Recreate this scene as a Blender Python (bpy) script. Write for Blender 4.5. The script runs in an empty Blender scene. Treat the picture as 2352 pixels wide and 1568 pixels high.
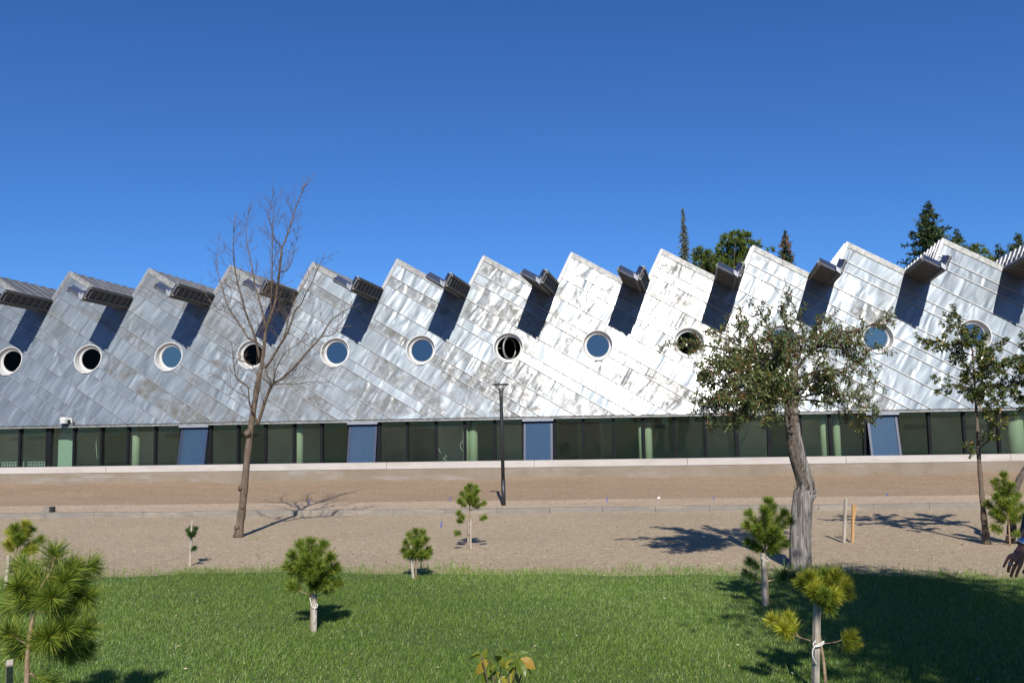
import bpy, bmesh, math, random
import numpy as np
from mathutils import Vector as V, Matrix
from mathutils.geometry import delaunay_2d_cdt

random.seed(7)
rng = np.random.default_rng(11)
sc = bpy.context.scene
COL = sc.collection
rad = math.radians

# ------------------------------------------------------------------ camera
F, CX, CY, YH, ROLL, H = 2060.0, 1176.0, 784.0, 970.0, .018, 1.7
pt = math.atan((YH - CY) / F)
FW = V((0, math.cos(pt), math.sin(pt)))
U0 = V((0, -math.sin(pt), math.cos(pt)))
R0 = V((1, 0, 0))
RR = R0 * math.cos(ROLL) - U0 * math.sin(ROLL)
UU = U0 * math.cos(ROLL) + R0 * math.sin(ROLL)
CAM = V((0, 0, H))
cd = bpy.data.cameras.new("camera")
cam = bpy.data.objects.new("camera", cd)
COL.objects.link(cam)
cd.sensor_width = 36
cd.lens = 36 * F / 2352
cd.clip_start = .05
cd.clip_end = 3000
cam.matrix_world = Matrix(((RR.x, UU.x, -FW.x, 0), (RR.y, UU.y, -FW.y, 0), (RR.z, UU.z, -FW.z, H), (0, 0, 0, 1)))
sc.camera = cam


def ray(x, y):
    return (x - CX) / F * RR - (y - CY) / F * UU + FW


def gnd(x, y, z=0.0):
    d = ray(x, y)
    return CAM + d * ((z - H) / d.z)


def at(x, y, Y):
    d = ray(x, y)
    return CAM + d * (Y / d.y)


# ------------------------------------------------------------------ light
SUN_EL, SUN_AZ = rad(38), rad(-3.2)
sd = V((math.sin(SUN_AZ) * math.cos(SUN_EL), math.cos(SUN_AZ) * math.cos(SUN_EL), -math.sin(SUN_EL)))
ld = bpy.data.lights.new("sun", 'SUN')
ld.energy = 5.0
ld.angle = rad(.53)
ld.color = (1, .95, .87)
sun = bpy.data.objects.new("sun", ld)
COL.objects.link(sun)
sun.rotation_euler = sd.to_track_quat('-Z', 'Y').to_euler()
wd = bpy.data.worlds.new("World")
sc.world = wd
wd.use_nodes = True
nt = wd.node_tree
sky = nt.nodes.new('ShaderNodeTexSky')
sky.sky_type = 'NISHITA'
sky.sun_disc = False
sky.sun_elevation = SUN_EL
sky.sun_rotation = math.pi + SUN_AZ
sky.altitude = 1200
sky.air_density = 1.0
sky.dust_density = .7
sky.ozone_density = 3.5
bg = nt.nodes['Background']
hs = nt.nodes.new('ShaderNodeHueSaturation')
hs.inputs['Saturation'].default_value = 1.0
hs.inputs['Value'].default_value = 1.0
nt.links.new(sky.outputs[0], hs.inputs['Color'])
tn = nt.nodes.new('ShaderNodeMixRGB')
tn.blend_type = 'MULTIPLY'
tn.inputs[0].default_value = 1
tn.inputs[2].default_value = (.42, .79, 1.29, 1)
nt.links.new(hs.outputs[0], tn.inputs[1])
nt.links.new(tn.outputs[0], bg.inputs[0])
bg.inputs[1].default_value = .073
sc.view_settings.view_transform = 'Standard'
sc.view_settings.look = 'None'
sc.view_settings.exposure = .3
sc.view_settings.gamma = 1
sc.cycles.max_bounces = 8
sc.cycles.transparent_max_bounces = 12
sc.cycles.caustics_reflective = False
sc.cycles.caustics_refractive = False


# ------------------------------------------------------------------ materials
class NT:
    def __init__(s, name):
        s.m = bpy.data.materials.new(name)
        s.m.use_nodes = True
        s.t = s.m.node_tree
        s.p = s.t.nodes['Principled BSDF']
        s.out = s.t.nodes['Material Output']

    def n(s, typ, **kw):
        nd = s.t.nodes.new('ShaderNode' + typ)
        for k, v in kw.items():
            if k.startswith('i_'):
                key = k[2:]
                key = int(key) if key.isdigit() else key.replace('_', ' ')
                if isinstance(v, bpy.types.NodeSocket):
                    s.t.links.new(v, nd.inputs[key])
                else:
                    nd.inputs[key].default_value = v
            else:
                setattr(nd, k, v)
        return nd

    def l(s, a, b):
        s.t.links.new(a, b)

    def set(s, **kw):
        for k, v in kw.items():
            i = s.p.inputs[k.replace('_', ' ')]
            if isinstance(v, bpy.types.NodeSocket):
                s.l(v, i)
            else:
                i.default_value = v

    def co(s, scale=(1, 1, 1)):
        c = s.n('TexCoord')
        return s.n('Mapping', i_0=c.outputs['Object'], i_Scale=scale).outputs[0]

    def noise(s, co, scale, detail=3, rough=.55, dist=0):
        return s.n('TexNoise', i_Vector=co, i_Scale=scale, i_Detail=detail, i_Roughness=rough, i_Distortion=dist).outputs['Fac']

    def ramp(s, fac, stops, interp='LINEAR'):
        r = s.n('ValToRGB', i_0=fac)
        cr = r.color_ramp
        cr.interpolation = interp
        while len(cr.elements) < len(stops):
            cr.elements.new(.5)
        for e, (p, c) in zip(cr.elements, stops):
            e.position = p
            e.color = (c, c, c, 1) if isinstance(c, (int, float)) else (*c, 1)
        return r.outputs[0]

    def math(s, op, a, b=None, c=None, clamp=False):
        nd = s.n('Math', operation=op)
        nd.use_clamp = clamp
        for i, v in enumerate((a, b, c)):
            if v is None:
                continue
            if isinstance(v, bpy.types.NodeSocket):
                s.l(v, nd.inputs[i])
            else:
                nd.inputs[i].default_value = v
        return nd.outputs[0]

    def mix(s, f, a, b, blend='MIX'):
        nd = s.n('MixRGB', blend_type=blend)
        for i, v in enumerate((f, a, b)):
            if isinstance(v, bpy.types.NodeSocket):
                s.l(v, nd.inputs[i])
            else:
                nd.inputs[i].default_value = v if i == 0 else (*v, 1)
        return nd.outputs[0]

    def bump(s, h, dist, strength=1.0, normal=None):
        b = s.n('Bump', i_Height=h, i_Distance=dist, i_Strength=strength)
        if normal is not None:
            s.l(normal, b.inputs['Normal'])
        return b.outputs[0]


def plain(name, col, rough=.6, metal=0., var=.12, scale=6., bump=0., bscale=40., spec=.5):
    t = NT(name)
    c = t.co()
    f = t.noise(c, scale, 4)
    lo = tuple(max(0, x * (1 - var)) for x in col)
    hi = tuple(min(1, x * (1 + var)) for x in col)
    t.set(Base_Color=t.ramp(f, [(.3, lo), (.7, hi)]), Roughness=rough, Metallic=metal, Specular_IOR_Level=spec)
    if bump:
        t.set(Normal=t.bump(t.noise(c, bscale, 4), bump))
    return t.m


def island(name, stops, rough=.5, trans=.25, spec=.3, backstops=None, pos=None):
    """leafy material: colour differs per leaf / needle / blade"""
    t = NT(name)
    r = t.n('NewGeometry').outputs['Random Per Island']
    col = t.ramp(r, stops)
    if pos:
        f = t.noise(t.co(), pos[0], 3)
        col = t.mix(t.ramp(f, [(.35, 0.), (.65, 1.)]), col, pos[1], 'MULTIPLY')
    t.set(Base_Color=col, Roughness=rough, Specular_IOR_Level=spec)
    if trans:
        tr = t.n('BsdfTranslucent', i_Color=t.mix(1., col, (1.25, 1.3, .55), 'MULTIPLY'))
        mx = t.n('MixShader', i_0=trans)
        t.l(t.p.outputs[0], mx.inputs[1])
        t.l(tr.outputs[0], mx.inputs[2])
        t.l(mx.outputs[0], t.out.inputs[0])
    return t.m


def bark(name, c1, c2, sx=30., sz=6., depth=.012, rough=.9):
    t = NT(name)
    c = t.co((sx, sx, sz))
    f = t.noise(c, 1., 6, .65, 1.)
    f2 = t.noise(t.co(), 9., 3)
    col = t.mix(t.math('MULTIPLY', f2, .5), t.ramp(f, [(.33, c1), (.62, c2)]), c1)
    t.set(Base_Color=col, Roughness=rough, Specular_IOR_Level=.2, Normal=t.bump(f, depth))
    return t.m


def make_zinc():
    t = NT('zinc')
    uv = t.n('UVMap', uv_map='plane')
    at_ = t.n('Attribute', attribute_name='panel')
    sep = t.n('SeparateColor', i_0=at_.outputs['Color'])
    rnd, stain, tone = sep.outputs[0], sep.outputs[1], sep.outputs[2]
    off = t.n('CombineXYZ', i_2=t.math('MULTIPLY', rnd, 37.))
    base = t.n('VectorMath', operation='ADD')
    t.l(uv.outputs[0], base.inputs[0]); t.l(off.outputs[0], base.inputs[1])
    b = base.outputs[0]
    # oil canning: waves running across each strip
    m1 = t.n('Mapping', i_0=b, i_Scale=(3.3, 1.0, 1), i_Rotation=(0, 0, rad(-14)))
    n1 = t.noise(m1.outputs[0], 1.0, 1.0, .4, .7)
    m2 = t.n('Mapping', i_0=b, i_Scale=(8.0, 4., 1), i_Rotation=(0, 0, rad(-14)))
    n2 = t.noise(m2.outputs[0], 1.0, 2, .5, .5)
    big = t.noise(t.n('Mapping', i_0=uv.outputs[0], i_Scale=(.5, .5, 1)).outputs[0], 1., 2)
    amt = t.ramp(big, [(.35, .45), (.65, 1.1)])
    h = t.math('MULTIPLY', t.math('ADD', t.math('MULTIPLY', n1, .042), t.math('MULTIPLY', n2, .0018)), amt)
    # blotchy weathered sheets
    blot = t.noise(b, 5., 6, .7, .6)
    fine = t.noise(b, 45., 5, .7, 1.)
    patch = t.noise(b, 1.3, 3, .5, .4)
    msk = t.math('MULTIPLY', stain, t.ramp(patch, [(.36, 0.), (.52, 1.)]))
    msk2 = t.math('MULTIPLY', msk, t.ramp(blot, [(.38, .25), (.6, 1.)]))
    clean = t.ramp(t.math('ADD', t.math('MULTIPLY', tone, .5), t.math('MULTIPLY', blot, .5)),
                   [(.25, (.142, .168, .19)), (.75, (.172, .20, .225))])
    dirty = t.ramp(fine, [(.32, (.05, .045, .038)), (.5, (.10, .094, .083)), (.68, (.17, .165, .152))])
    # dried wash marks ; soft wave reflections put into the colour as streaks
    wash = t.ramp(t.noise(uv.outputs[0], .55, 5, .6, .3), [(.64, 0.), (.68, 1.)])
    pat = t.ramp(n1, [(.3, (.80, .80, .80)), (.7, (1.12, 1.12, 1.12))])
    clean = t.mix(1., clean, pat, 'MULTIPLY')
    col = t.mix(t.math('MULTIPLY', wash, .3), clean, (.24, .24, .235))
    col = t.mix(msk2, col, dirty)
    ro = t.math('ADD', t.ramp(blot, [(.3, .50), (.7, .55)]), t.math('MULTIPLY', msk2, .13))
    # constant bump tilt, added to shift where the sun highlight falls
    sx = t.n('SeparateXYZ', i_0=uv.outputs[0])
    highlight_tilt = t.math('ADD', t.math('MULTIPLY', sx.outputs[0], .85 * -.04 + .527 * .055), t.math('MULTIPLY', sx.outputs[1], .527 * -.04 - .85 * .055))
    h = t.math('ADD', h, highlight_tilt)
    hh = t.math('ADD', h, t.math('MULTIPLY', t.math('MULTIPLY', fine, msk), .0022))
    nb = t.bump(hh, 1.0)
    t.set(Base_Color=col, Metallic=t.math('SUBTRACT', .55, t.math('MULTIPLY', msk2, .1)), Roughness=ro, Normal=nb,
          Coat_Weight=t.math('SUBTRACT', 1., t.math('MULTIPLY', msk2, .9)), Coat_Roughness=.19, Coat_IOR=1.42, Coat_Normal=nb)
    return t.m


def make_dirt(name, c1, c2, speck, scale=1., fine=1., streak=None):
    t = NT(name)
    c = t.co()
    big = t.noise(c, .35 * scale, 4, .6)
    med = t.noise(c, 7. * scale, 5, .7)
    vor = t.n('TexVoronoi', i_Vector=c, i_Scale=42. * fine, i_Randomness=1.)
    cell = t.n('SeparateColor', i_0=vor.outputs['Color']).outputs[0]
    col = t.mix(t.ramp(med, [(.3, 0.), (.7, 1.)]), c1, c2)
    col = t.mix(t.ramp(big, [(.4, 0.), (.65, .35)]), col, tuple(x * .8 for x in c1))
    sp = t.math('MULTIPLY', t.ramp(cell, [(.80, 0.), (.9, 1.)]), t.ramp(vor.outputs['Distance'], [(.25, 1.), (.5, 0.)]))
    col = t.mix(t.math('MULTIPLY', sp, .8), col, speck)
    dk = t.math('MULTIPLY', t.ramp(cell, [(.1, 1.), (.18, 0.)]), .6)
    col = t.mix(dk, col, tuple(x * .55 for x in c1))
    if streak:
        sn = t.noise(t.co((.45, 5., 5.)), 1.6, 5, .65, .3)
        col = t.mix(t.ramp(sn, [(.60, 0.), (.68, .75)]), col, streak)
    h = t.math('ADD', t.math('MULTIPLY', med, .03), t.math('MULTIPLY', t.noise(c, 60. * fine, 4, .7), .012))
    t.set(Base_Color=col, Roughness=.95, Specular_IOR_Level=.15, Normal=t.bump(h, 1.))
    return t.m


def make_concrete(name, c1, c2, stain, sc_=1.):
    t = NT(name)
    c = t.co()
    f = t.noise(c, 1.4 * sc_, 6, .65)
    g = t.noise(t.co((.5, .5, 3)), 1.3 * sc_, 5, .7)
    col = t.mix(t.ramp(f, [(.35, 0.), (.7, 1.)]), c1, c2)
    col = t.mix(t.ramp(g, [(.52, 0.), (.62, .6)]), col, stain)
    t.set(Base_Color=col, Roughness=.9, Specular_IOR_Level=.2, Normal=t.bump(t.noise(c, 45., 5, .7), .004))
    return t.m


def make_glass(name, tint, refl, rough=.0, dirt=.0, fk=.6, tone=(1, .96, .86), film=0.):
    """thin window glass: see-through tinted sheet with a mirror coat"""
    t = NT(name)
    tr = t.n('BsdfTransparent', i_Color=(*tint, 1))
    c = t.co()
    wv = t.bump(t.noise(c, 1.1, 1), .004)
    gl = t.n('BsdfGlossy', i_Roughness=rough, i_Color=(*tone, 1), i_Normal=wv)
    lw = t.n('LayerWeight', i_Blend=.35)
    f = t.math('ADD', t.math('MULTIPLY', lw.outputs['Fresnel'], fk), refl, clamp=True)
    mx = t.n('MixShader', i_0=f)
    t.l(tr.outputs[0], mx.inputs[1]); t.l(gl.outputs[0], mx.inputs[2])
    if film:
        ff = t.n('BsdfDiffuse', i_Color=(.62, .72, .64, 1))
        fm = t.n('MixShader', i_0=t.math('MULTIPLY', t.ramp(t.noise(t.co((1, 1, .4)), 1.2, 4, .6), [(.3, film * .6), (.7, film * 1.4)]), t.math('MULTIPLY_ADD', t.n('ObjectInfo').outputs['Random'], 1.7, .3)))
        t.l(mx.outputs[0], fm.inputs[1]); t.l(ff.outputs[0], fm.inputs[2])
        mx = fm
    if dirt:
        df = t.n('BsdfDiffuse', i_Color=(.75, .74, .68, 1))
        dm = t.n('MixShader', i_0=t.math('MULTIPLY', t.ramp(t.noise(c, 22., 6, .7), [(.66, 0.), (.72, 1.)]), dirt))
        t.l(mx.outputs[0], dm.inputs[1]); t.l(df.outputs[0], dm.inputs[2])
        mx = dm
    t.l(mx.outputs[0], t.out.inputs[0])
    return t.m


def make_wood(name, c1, c2):
    t = NT(name)
    f = t.noise(t.co((60, 60, 5)), 1., 5, .6, .5)
    t.set(Base_Color=t.ramp(f, [(.3, c1), (.7, c2)]), Roughness=.85, Specular_IOR_Level=.2, Normal=t.bump(f, .004))
    return t.m


M = {}
M['zinc'] = make_zinc()
M['seam'] = plain('zinc_seam', (.30, .295, .285), .5, .5, .12)
M['trim'] = plain('galvanised_trim', (.25, .25, .24), .6, .5, .35, 9., .003, 50.)
M['roof'] = plain('roof_sheet', (.22, .225, .24), .5, .7, .15, 3.)
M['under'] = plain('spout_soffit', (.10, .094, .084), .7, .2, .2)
M['rib'] = plain('spout_rib', (.17, .165, .155), .6, .3, .15)
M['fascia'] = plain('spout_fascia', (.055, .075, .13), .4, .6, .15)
M['bright'] = plain('bright_metal', (.45, .45, .45), .4, .5, .05)
M['white'] = plain('white_frame', (.52, .515, .50), .5, 0, .06)
M['black'] = plain('black_frame', (.008, .009, .011), .6, 0, .2, spec=.15)
M['blueframe'] = plain('dark_blue_frame', (.02, .03, .07), .4, 0, .2)
M['lintel'] = plain('window_lintel', (.30, .33, .38), .45, .3, .08)
M['glass'] = make_glass('strip_glass', (.78, .87, .80), .0, 0., 0., .4, (1, .96, .86), .012)
M['glass_sky'] = make_glass('coated_glass', (.30, .36, .42), .38, 0., .8, .6, (1., .84, .64), .02)
M['glass_round'] = make_glass('coated_round_glass', (.3, .36, .4), .34, 0., 0., .6, (1., .85, .68))
M['glass_dark'] = make_glass('clear_round_glass', (.45, .42, .4), .0, 0., 0., .12)
M['interior'] = plain('interior_wall', (.60, .63, .52), .9, 0, .08)
M['ceiling'] = plain('interior_ceiling', (.34, .36, .31), .9, 0, .05)
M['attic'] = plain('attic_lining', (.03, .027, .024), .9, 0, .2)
M['column'] = plain('column_paint', (.40, .385, .32), .7, 0, .06)
M['partition'] = plain('pale_partition', (.42, .46, .45), .7, 0, .04)
M['dark'] = plain('dark_void', (.015, .016, .017), .7, 0, .2)
M['cap'] = make_concrete('pale_concrete', (.42, .385, .355), (.48, .445, .415), (.37, .33, .29))
M['conc'] = make_concrete('stained_concrete', (.20, .162, .12), (.25, .212, .168), (.285, .265, .24))
M['kerb'] = make_concrete('kerb_concrete', (.19, .172, .146), (.24, .22, .188), (.33, .275, .21), 2.)
M['dirt'] = make_dirt('gravelly_dirt', (.345, .265, .175), (.435, .345, .235), (.66, .60, .49))
M['bank'] = make_dirt('bank_dirt', (.31, .22, .142), (.36, .26, .17), (.50, .43, .335), 1., .8)
M['path'] = make_dirt('sandy_path', (.40, .30, .21), (.475, .37, .27), (.56, .48, .39), 1.4, .7, (.22, .135, .075))
M['soil'] = plain('lawn_soil', (.05, .075, .02), .95, 0, .4, 12.)
M['grass'] = island('grass_blade', [(0., (.10, .172, .024)), (.35, (.155, .25, .036)), (.78, (.23, .325, .056)), (.92, (.29, .345, .095)), (1., (.46, .42, .22))], .42, .3, .45,
                    pos=(.55, (.80, .90, .85)))
M['stone'] = island('gravel_chip', [(0., (.22, .16, .105)), (.45, (.38, .30, .21)), (.8, (.56, .48, .37)), (1., (.76, .70, .59))], .9, 0)
M['needle'] = island('pine_needle', [(0., (.055, .105, .018)), (.45, (.13, .205, .028)), (.78, (.25, .31, .04)), (1., (.46, .45, .07))], .45, .3)
M['needle_yellow'] = island('pine_needle_yellow', [(0., (.15, .20, .02)), (.4, (.30, .34, .03)), (.8, (.46, .45, .045)), (1., (.55, .44, .06))], .45, .3)
M['needle_dark'] = island('pine_needle_dark', [(0., (.02, .06, .018)), (.6, (.045, .11, .025)), (1., (.10, .17, .035))], .45, .2)
M['spruce'] = island('spruce_needle', [(0., (.024, .045, .018)), (.6, (.05, .085, .03)), (1., (.10, .13, .045))], .6, .1)
M['cedar'] = island('cedar_needle', [(0., (.05, .085, .06)), (.7, (.10, .14, .09)), (1., (.22, .20, .10))], .6, .1)
M['pinefar'] = island('far_pine_needle', [(0., (.05, .085, .02)), (.6, (.115, .165, .03)), (1., (.21, .24, .05))], .6, .15)
M['cone'] = plain('spruce_cone', (.17, .085, .045), .8, 0, .3)
M['leaf'] = island('apple_leaf', [(0., (.045, .072, .022)), (.5, (.10, .135, .038)), (.85, (.17, .205, .07)), (.992, (.25, .26, .11)), (1., (.42, .25, .04))], .32, .18, .6)
M['leaf_round'] = island('plum_leaf', [(0., (.03, .06, .014)), (.5, (.07, .10, .02)), (.9, (.14, .16, .03)), (1., (.36, .19, .04))], .32, .18, .6)
M['leaf_yellow'] = island('yellow_leaf', [(0., (.10, .15, .02)), (.5, (.19, .22, .03)), (.9, (.29, .25, .03)), (1., (.34, .20, .03))], .4, .3, .4)
M['bark_brown'] = bark('brown_bark', (.07, .05, .036), (.20, .155, .115), 26, 7)
M['bark_grey'] = bark('rough_bark', (.035, .027, .022), (.21, .172, .14), 30, 16, .025)
M['bark_bare'] = bark('debarked_wood', (.055, .045, .038), (.42, .385, .35), 30, 3.2, .03)
M['twig_red'] = plain('red_twig', (.22, .055, .03), .6, 0, .3)
M['twig'] = plain('brown_twig', (.11, .075, .055), .8, 0, .3)
M['pine_stem'] = bark('pine_stem_bark', (.16, .10, .06), (.42, .31, .21), 60, 25, .004)
M['wood'] = make_wood('weathered_wood', (.24, .20, .16), (.46, .41, .34))
M['wood_new'] = make_wood('raw_orange_wood', (.36, .21, .09), (.50, .32, .15))
M['rope'] = plain('pale_rope', (.62, .60, .55), .9, 0, .1)
M['lamp'] = plain('lamp_paint', (.028, .03, .034), .45, .2, .1)
M['lampdisc'] = plain('lamp_disc', (.05, .05, .05), .5, .2, .1)
M['bluepeg'] = plain('blue_plastic', (.05, .09, .42), .5, 0, .1)
M['paper'] = plain('white_paper', (.8, .8, .78), .8, 0, .05)
M['skin'] = plain('skin', (.27, .10, .055), .5, 0, .22, 18., .002, 160.)
M['nail'] = plain('nail', (.42, .20, .14), .35)
M['shirt'] = plain('dark_shirt', (.03, .035, .05), .85, 0, .2)
M['trouser'] = plain('dark_trousers', (.05, .045, .04), .9, 0, .2)
M['shoe'] = plain('black_leather', (.015, .012, .01), .4)
M['hair'] = plain('dark_hair', (.02, .016, .013), .6)
M['steel'] = plain('steel', (.62, .63, .65), .25, 1., .05)


# ------------------------------------------------------------------ mesh helpers
class MB:
    def __init__(s):
        s.v, s.f, s.mi = [], [], []

    def add(s, vs, fs, mi=0):
        o = len(s.v)
        s.v += [tuple(x) for x in vs]
        s.f += [tuple(i + o for i in f) for f in fs]
        s.mi += [mi] * len(fs)

    def box8(s, p, mi=0):
        s.add(p, [(0, 3, 2, 1), (4, 5, 6, 7), (0, 1, 5, 4), (1, 2, 6, 5), (2, 3, 7, 6), (3, 0, 4, 7)], mi)

    def obox(s, c, ax, ay, az, mi=0):
        """box with centre c and half-axis vectors"""
        c, ax, ay, az = V(c), V(ax), V(ay), V(az)
        s.box8([c - ax - ay - az, c + ax - ay - az, c + ax + ay - az, c - ax + ay - az,
                c - ax - ay + az, c + ax - ay + az, c + ax + ay + az, c - ax + ay + az], mi)

    def tube(s, pts, rs, n=6, mi=0, cap=True):
        pts = [V(p) for p in pts]
        if len(pts) < 2:
            return
        if not hasattr(rs, '__len__'):
            rs = [rs] * len(pts)
        o = len(s.v)
        up = None
        for i, p in enumerate(pts):
            d = (pts[min(i + 1, len(pts) - 1)] - pts[max(i - 1, 0)])
            d = d.normalized() if d.length > 1e-9 else V((0, 0, 1))
            if up is None:
                up = d.orthogonal().normalized()
            up = (up - d * up.dot(d))
            up = up.normalized() if up.length > 1e-6 else d.orthogonal().normalized()
            b = d.cross(up)
            for k in range(n):
                a = 2 * math.pi * k / n
                s.v.append(tuple(p + (up * math.cos(a) + b * math.sin(a)) * rs[i]))
        for i in range(len(pts) - 1):
            for k in range(n):
                a, b_ = o + i * n + k, o + i * n + (k + 1) % n
                s.f.append((a, b_, b_ + n, a + n)); s.mi.append(mi)
        if cap:
            s.f.append(tuple(o + k for k in range(n))[::-1]); s.mi.append(mi)
            e = o + (len(pts) - 1) * n
            s.f.append(tuple(e + k for k in range(n))); s.mi.append(mi)

    def build(s, name, mats, parent=None, smooth=False, loc=None):
        me = bpy.data.meshes.new(name)
        vs = s.v
        if loc is not None:
            vs = [(x - loc[0], y - loc[1], z - loc[2]) for x, y, z in vs]
        me.from_pydata(vs, [], s.f)
        if not isinstance(mats, (list, tuple)):
            mats = [mats]
        for m in mats:
            me.materials.append(m)
        if any(s.mi):
            me.polygons.foreach_set('material_index', s.mi)
        if smooth:
            me.polygons.foreach_set('use_smooth', [True] * len(me.polygons))
        me.update()
        o = bpy.data.objects.new(name, me)
        COL.objects.link(o)
        if parent is not None:
            o.parent = parent
        if loc is not None:
            o.location = loc
        return o


def tag(o, label=None, cat=None, group=None, kind=None):
    if label: o['label'] = label
    if cat: o['category'] = cat
    if group: o['group'] = group
    if kind: o['kind'] = kind
    return o


def empty(name, loc, label, cat, group=None):
    o = bpy.data.objects.new(name, None)
    COL.objects.link(o)
    o.location = loc
    return tag(o, label, cat, group)


def part(mb, name, mats, root, smooth=False):
    """mesh in world coordinates, parented to an Empty that has only a location"""
    l = V((0, 0, 0))
    q = root
    while q is not None:
        l += q.location
        q = q.parent
    mb.v = [(x - l.x, y - l.y, z - l.z) for x, y, z in mb.v]
    return mb.build(name, mats, root, smooth)


def smooth_line(pts, k=4):
    pts = [V(p) for p in pts]
    if len(pts) < 3:
        return pts
    out = []
    for i in range(len(pts) - 1):
        p0, p1, p2, p3 = pts[max(i - 1, 0)], pts[i], pts[i + 1], pts[min(i + 2, len(pts) - 1)]
        for j in range(k):
            t = j / k
            out.append(.5 * ((2 * p1) + (p2 - p0) * t + (2 * p0 - 5 * p1 + 4 * p2 - p3) * t * t + (3 * p1 - p0 - 3 * p2 + p3) * t ** 3))
    out.append(pts[-1])
    return out


def rvec():
    v = rng.normal(size=3)
    return V(v / np.linalg.norm(v))


def np_mesh(name, verts, quads, tris, mat):
    """fast mesh from numpy arrays"""
    me = bpy.data.meshes.new(name)
    nv = len(verts)
    me.vertices.add(nv)
    me.vertices.foreach_set('co', np.asarray(verts, dtype=np.float32).ravel())
    nq, ntr = len(quads), len(tris)
    li = np.concatenate([np.asarray(quads, dtype=np.int32).ravel(), np.asarray(tris, dtype=np.int32).ravel()])
    me.loops.add(len(li))
    me.loops.foreach_set('vertex_index', li)
    ls = np.concatenate([np.arange(nq) * 4, nq * 4 + np.arange(ntr) * 3]).astype(np.int32)
    me.polygons.add(nq + ntr)
    me.polygons.foreach_set('loop_start', ls)
    me.update(calc_edges=True)
    me.validate()
    me.materials.append(mat)
    o = bpy.data.objects.new(name, me)
    COL.objects.link(o)
    return o


# ------------------------------------------------------------------ ground
EDGE = [(-900, 1345), (-300, 1328), (0, 1322), (230, 1315), (460, 1309), (700, 1304), (950, 1307), (1150, 1309), (1400, 1312), (1600, 1309), (1800, 1311), (2000, 1311), (2200, 1320), (2350, 1318), (2700, 1322), (3300, 1326)]
EP = np.array([tuple(gnd(x, y))[:2] for x, y in EDGE])


def edge_y(x):
    return np.interp(x, EP[:, 0], EP[:, 1])


# kerb / path / bank lines (front to back), as y = c + m x in plan
kl, kr = gnd(0, 1191), gnd(2300, 1167)
KM = (kr.y - kl.y) / (kr.x - kl.x)
KC = kl.y - KM * kl.x
KH = .10
pb = gnd(1176, 1151, KH + .01)
PW = pb.y - (KC + KM * pb.x)            # kerb front -> path back

A_ = math.atan((1395 - CX) / F)           # facade azimuth
NHIN = V((math.sin(A_), math.cos(A_), 0))
TT = V((math.cos(A_), -math.sin(A_), 0))
D0 = 25.0
DP = 23.9                                 # parapet front distance


def plane_at(x, y, D):
    d = ray(x, y)
    return CAM + d * (D / NHIN.dot(d))


ZCAP = plane_at(1176, 1058, DP).z
ZCAPB = plane_at(1176, 1073, DP).z
ZBANK = plane_at(1176, 1098, DP).z
ZKERB = KH


def strip_mesh(name, f_near, f_far, z_near, z_far, xs, ny, mat, amp=0., topamp=0.):
    X = np.array(xs)
    vs, qs = [], []
    for j in range(ny + 1):
        t = j / ny
        for i, x in enumerate(X):
            y = f_near(x) * (1 - t) + f_far(x) * t
            z = z_near + (z_far - z_near) * (t if amp == 0 else (t ** 1.25))
            if amp:
                z += amp * math.sin(math.pi * min(1, t * 1.2) * .8) * (math.sin(x * 1.7 + j) * .4 + random.uniform(-1, 1) * .5)
            if topamp and t > .8:
                z += topamp * (t - .8) / .2 * (.6 * math.sin(x * 1.1) + .5 * math.sin(x * 2.7 + 1) + .5 * math.sin(x * 5.3 + 2))
            vs.append((x, y, z))
    n = len(X)
    for j in range(ny):
        for i in range(n - 1):
            qs.append((j * n + i, j * n + i + 1, (j + 1) * n + i + 1, (j + 1) * n + i))
    m = MB(); m.add(vs, qs)
    o = m.build(name, mat, None, True)
    return o


g = MB()
g.add([(-900, -500, 0), (900, -500, 0), (900, 1500, 0), (-900, 1500, 0)], [(0, 1, 2, 3)])
tag(g.build('ground', M['dirt']), 'bare gravelly tan dirt between the lawn and the kerb', 'ground', kind='structure')

xs = np.concatenate([np.arange(-40, -16, 2), np.arange(-16, 16, .12), np.arange(16, 42, 2)])
kf = lambda x: KC + KM * x
tag(strip_mesh('path', lambda x: kf(x) + .11, lambda x: kf(x) + PW, ZKERB - .015, ZKERB + .03, xs, 4, M['path'], .012),
    'narrow sandy path behind the grey kerb', 'path', kind='structure')
def par_y(x):   # parapet front line
    return (DP - NHIN.x * x) / NHIN.y
bank = strip_mesh('bank', lambda x: kf(x) + PW - .03, lambda x: par_y(x) + .02, ZKERB + .02, ZBANK, xs, 26, M['bank'], .02, .035)
tag(bank, 'smooth brown earth bank rising from the path to the low concrete wall', 'bank', kind='structure')

# kerb stones
kb = MB()
x = -20.0
dx = V((1, KM, 0)).normalized()
dn = V((-dx.y, dx.x, 0))
while x < 20:
    L = .98
    c = V((x, kf(x), 0)) + dx * L / 2 + dn * .06
    dz = random.uniform(-.006, .006)
    kb.obox(c + V((0, 0, (KH + dz) / 2 - .05)), dx * (L / 2), dn * .06, V((0, 0, (KH + dz) / 2 + .05)))
    x += dx.x * (L + .006)
tag(kb.build('kerb', M['kerb']), 'row of grey concrete kerb stones edging the sandy path', 'kerb', kind='structure')

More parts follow.
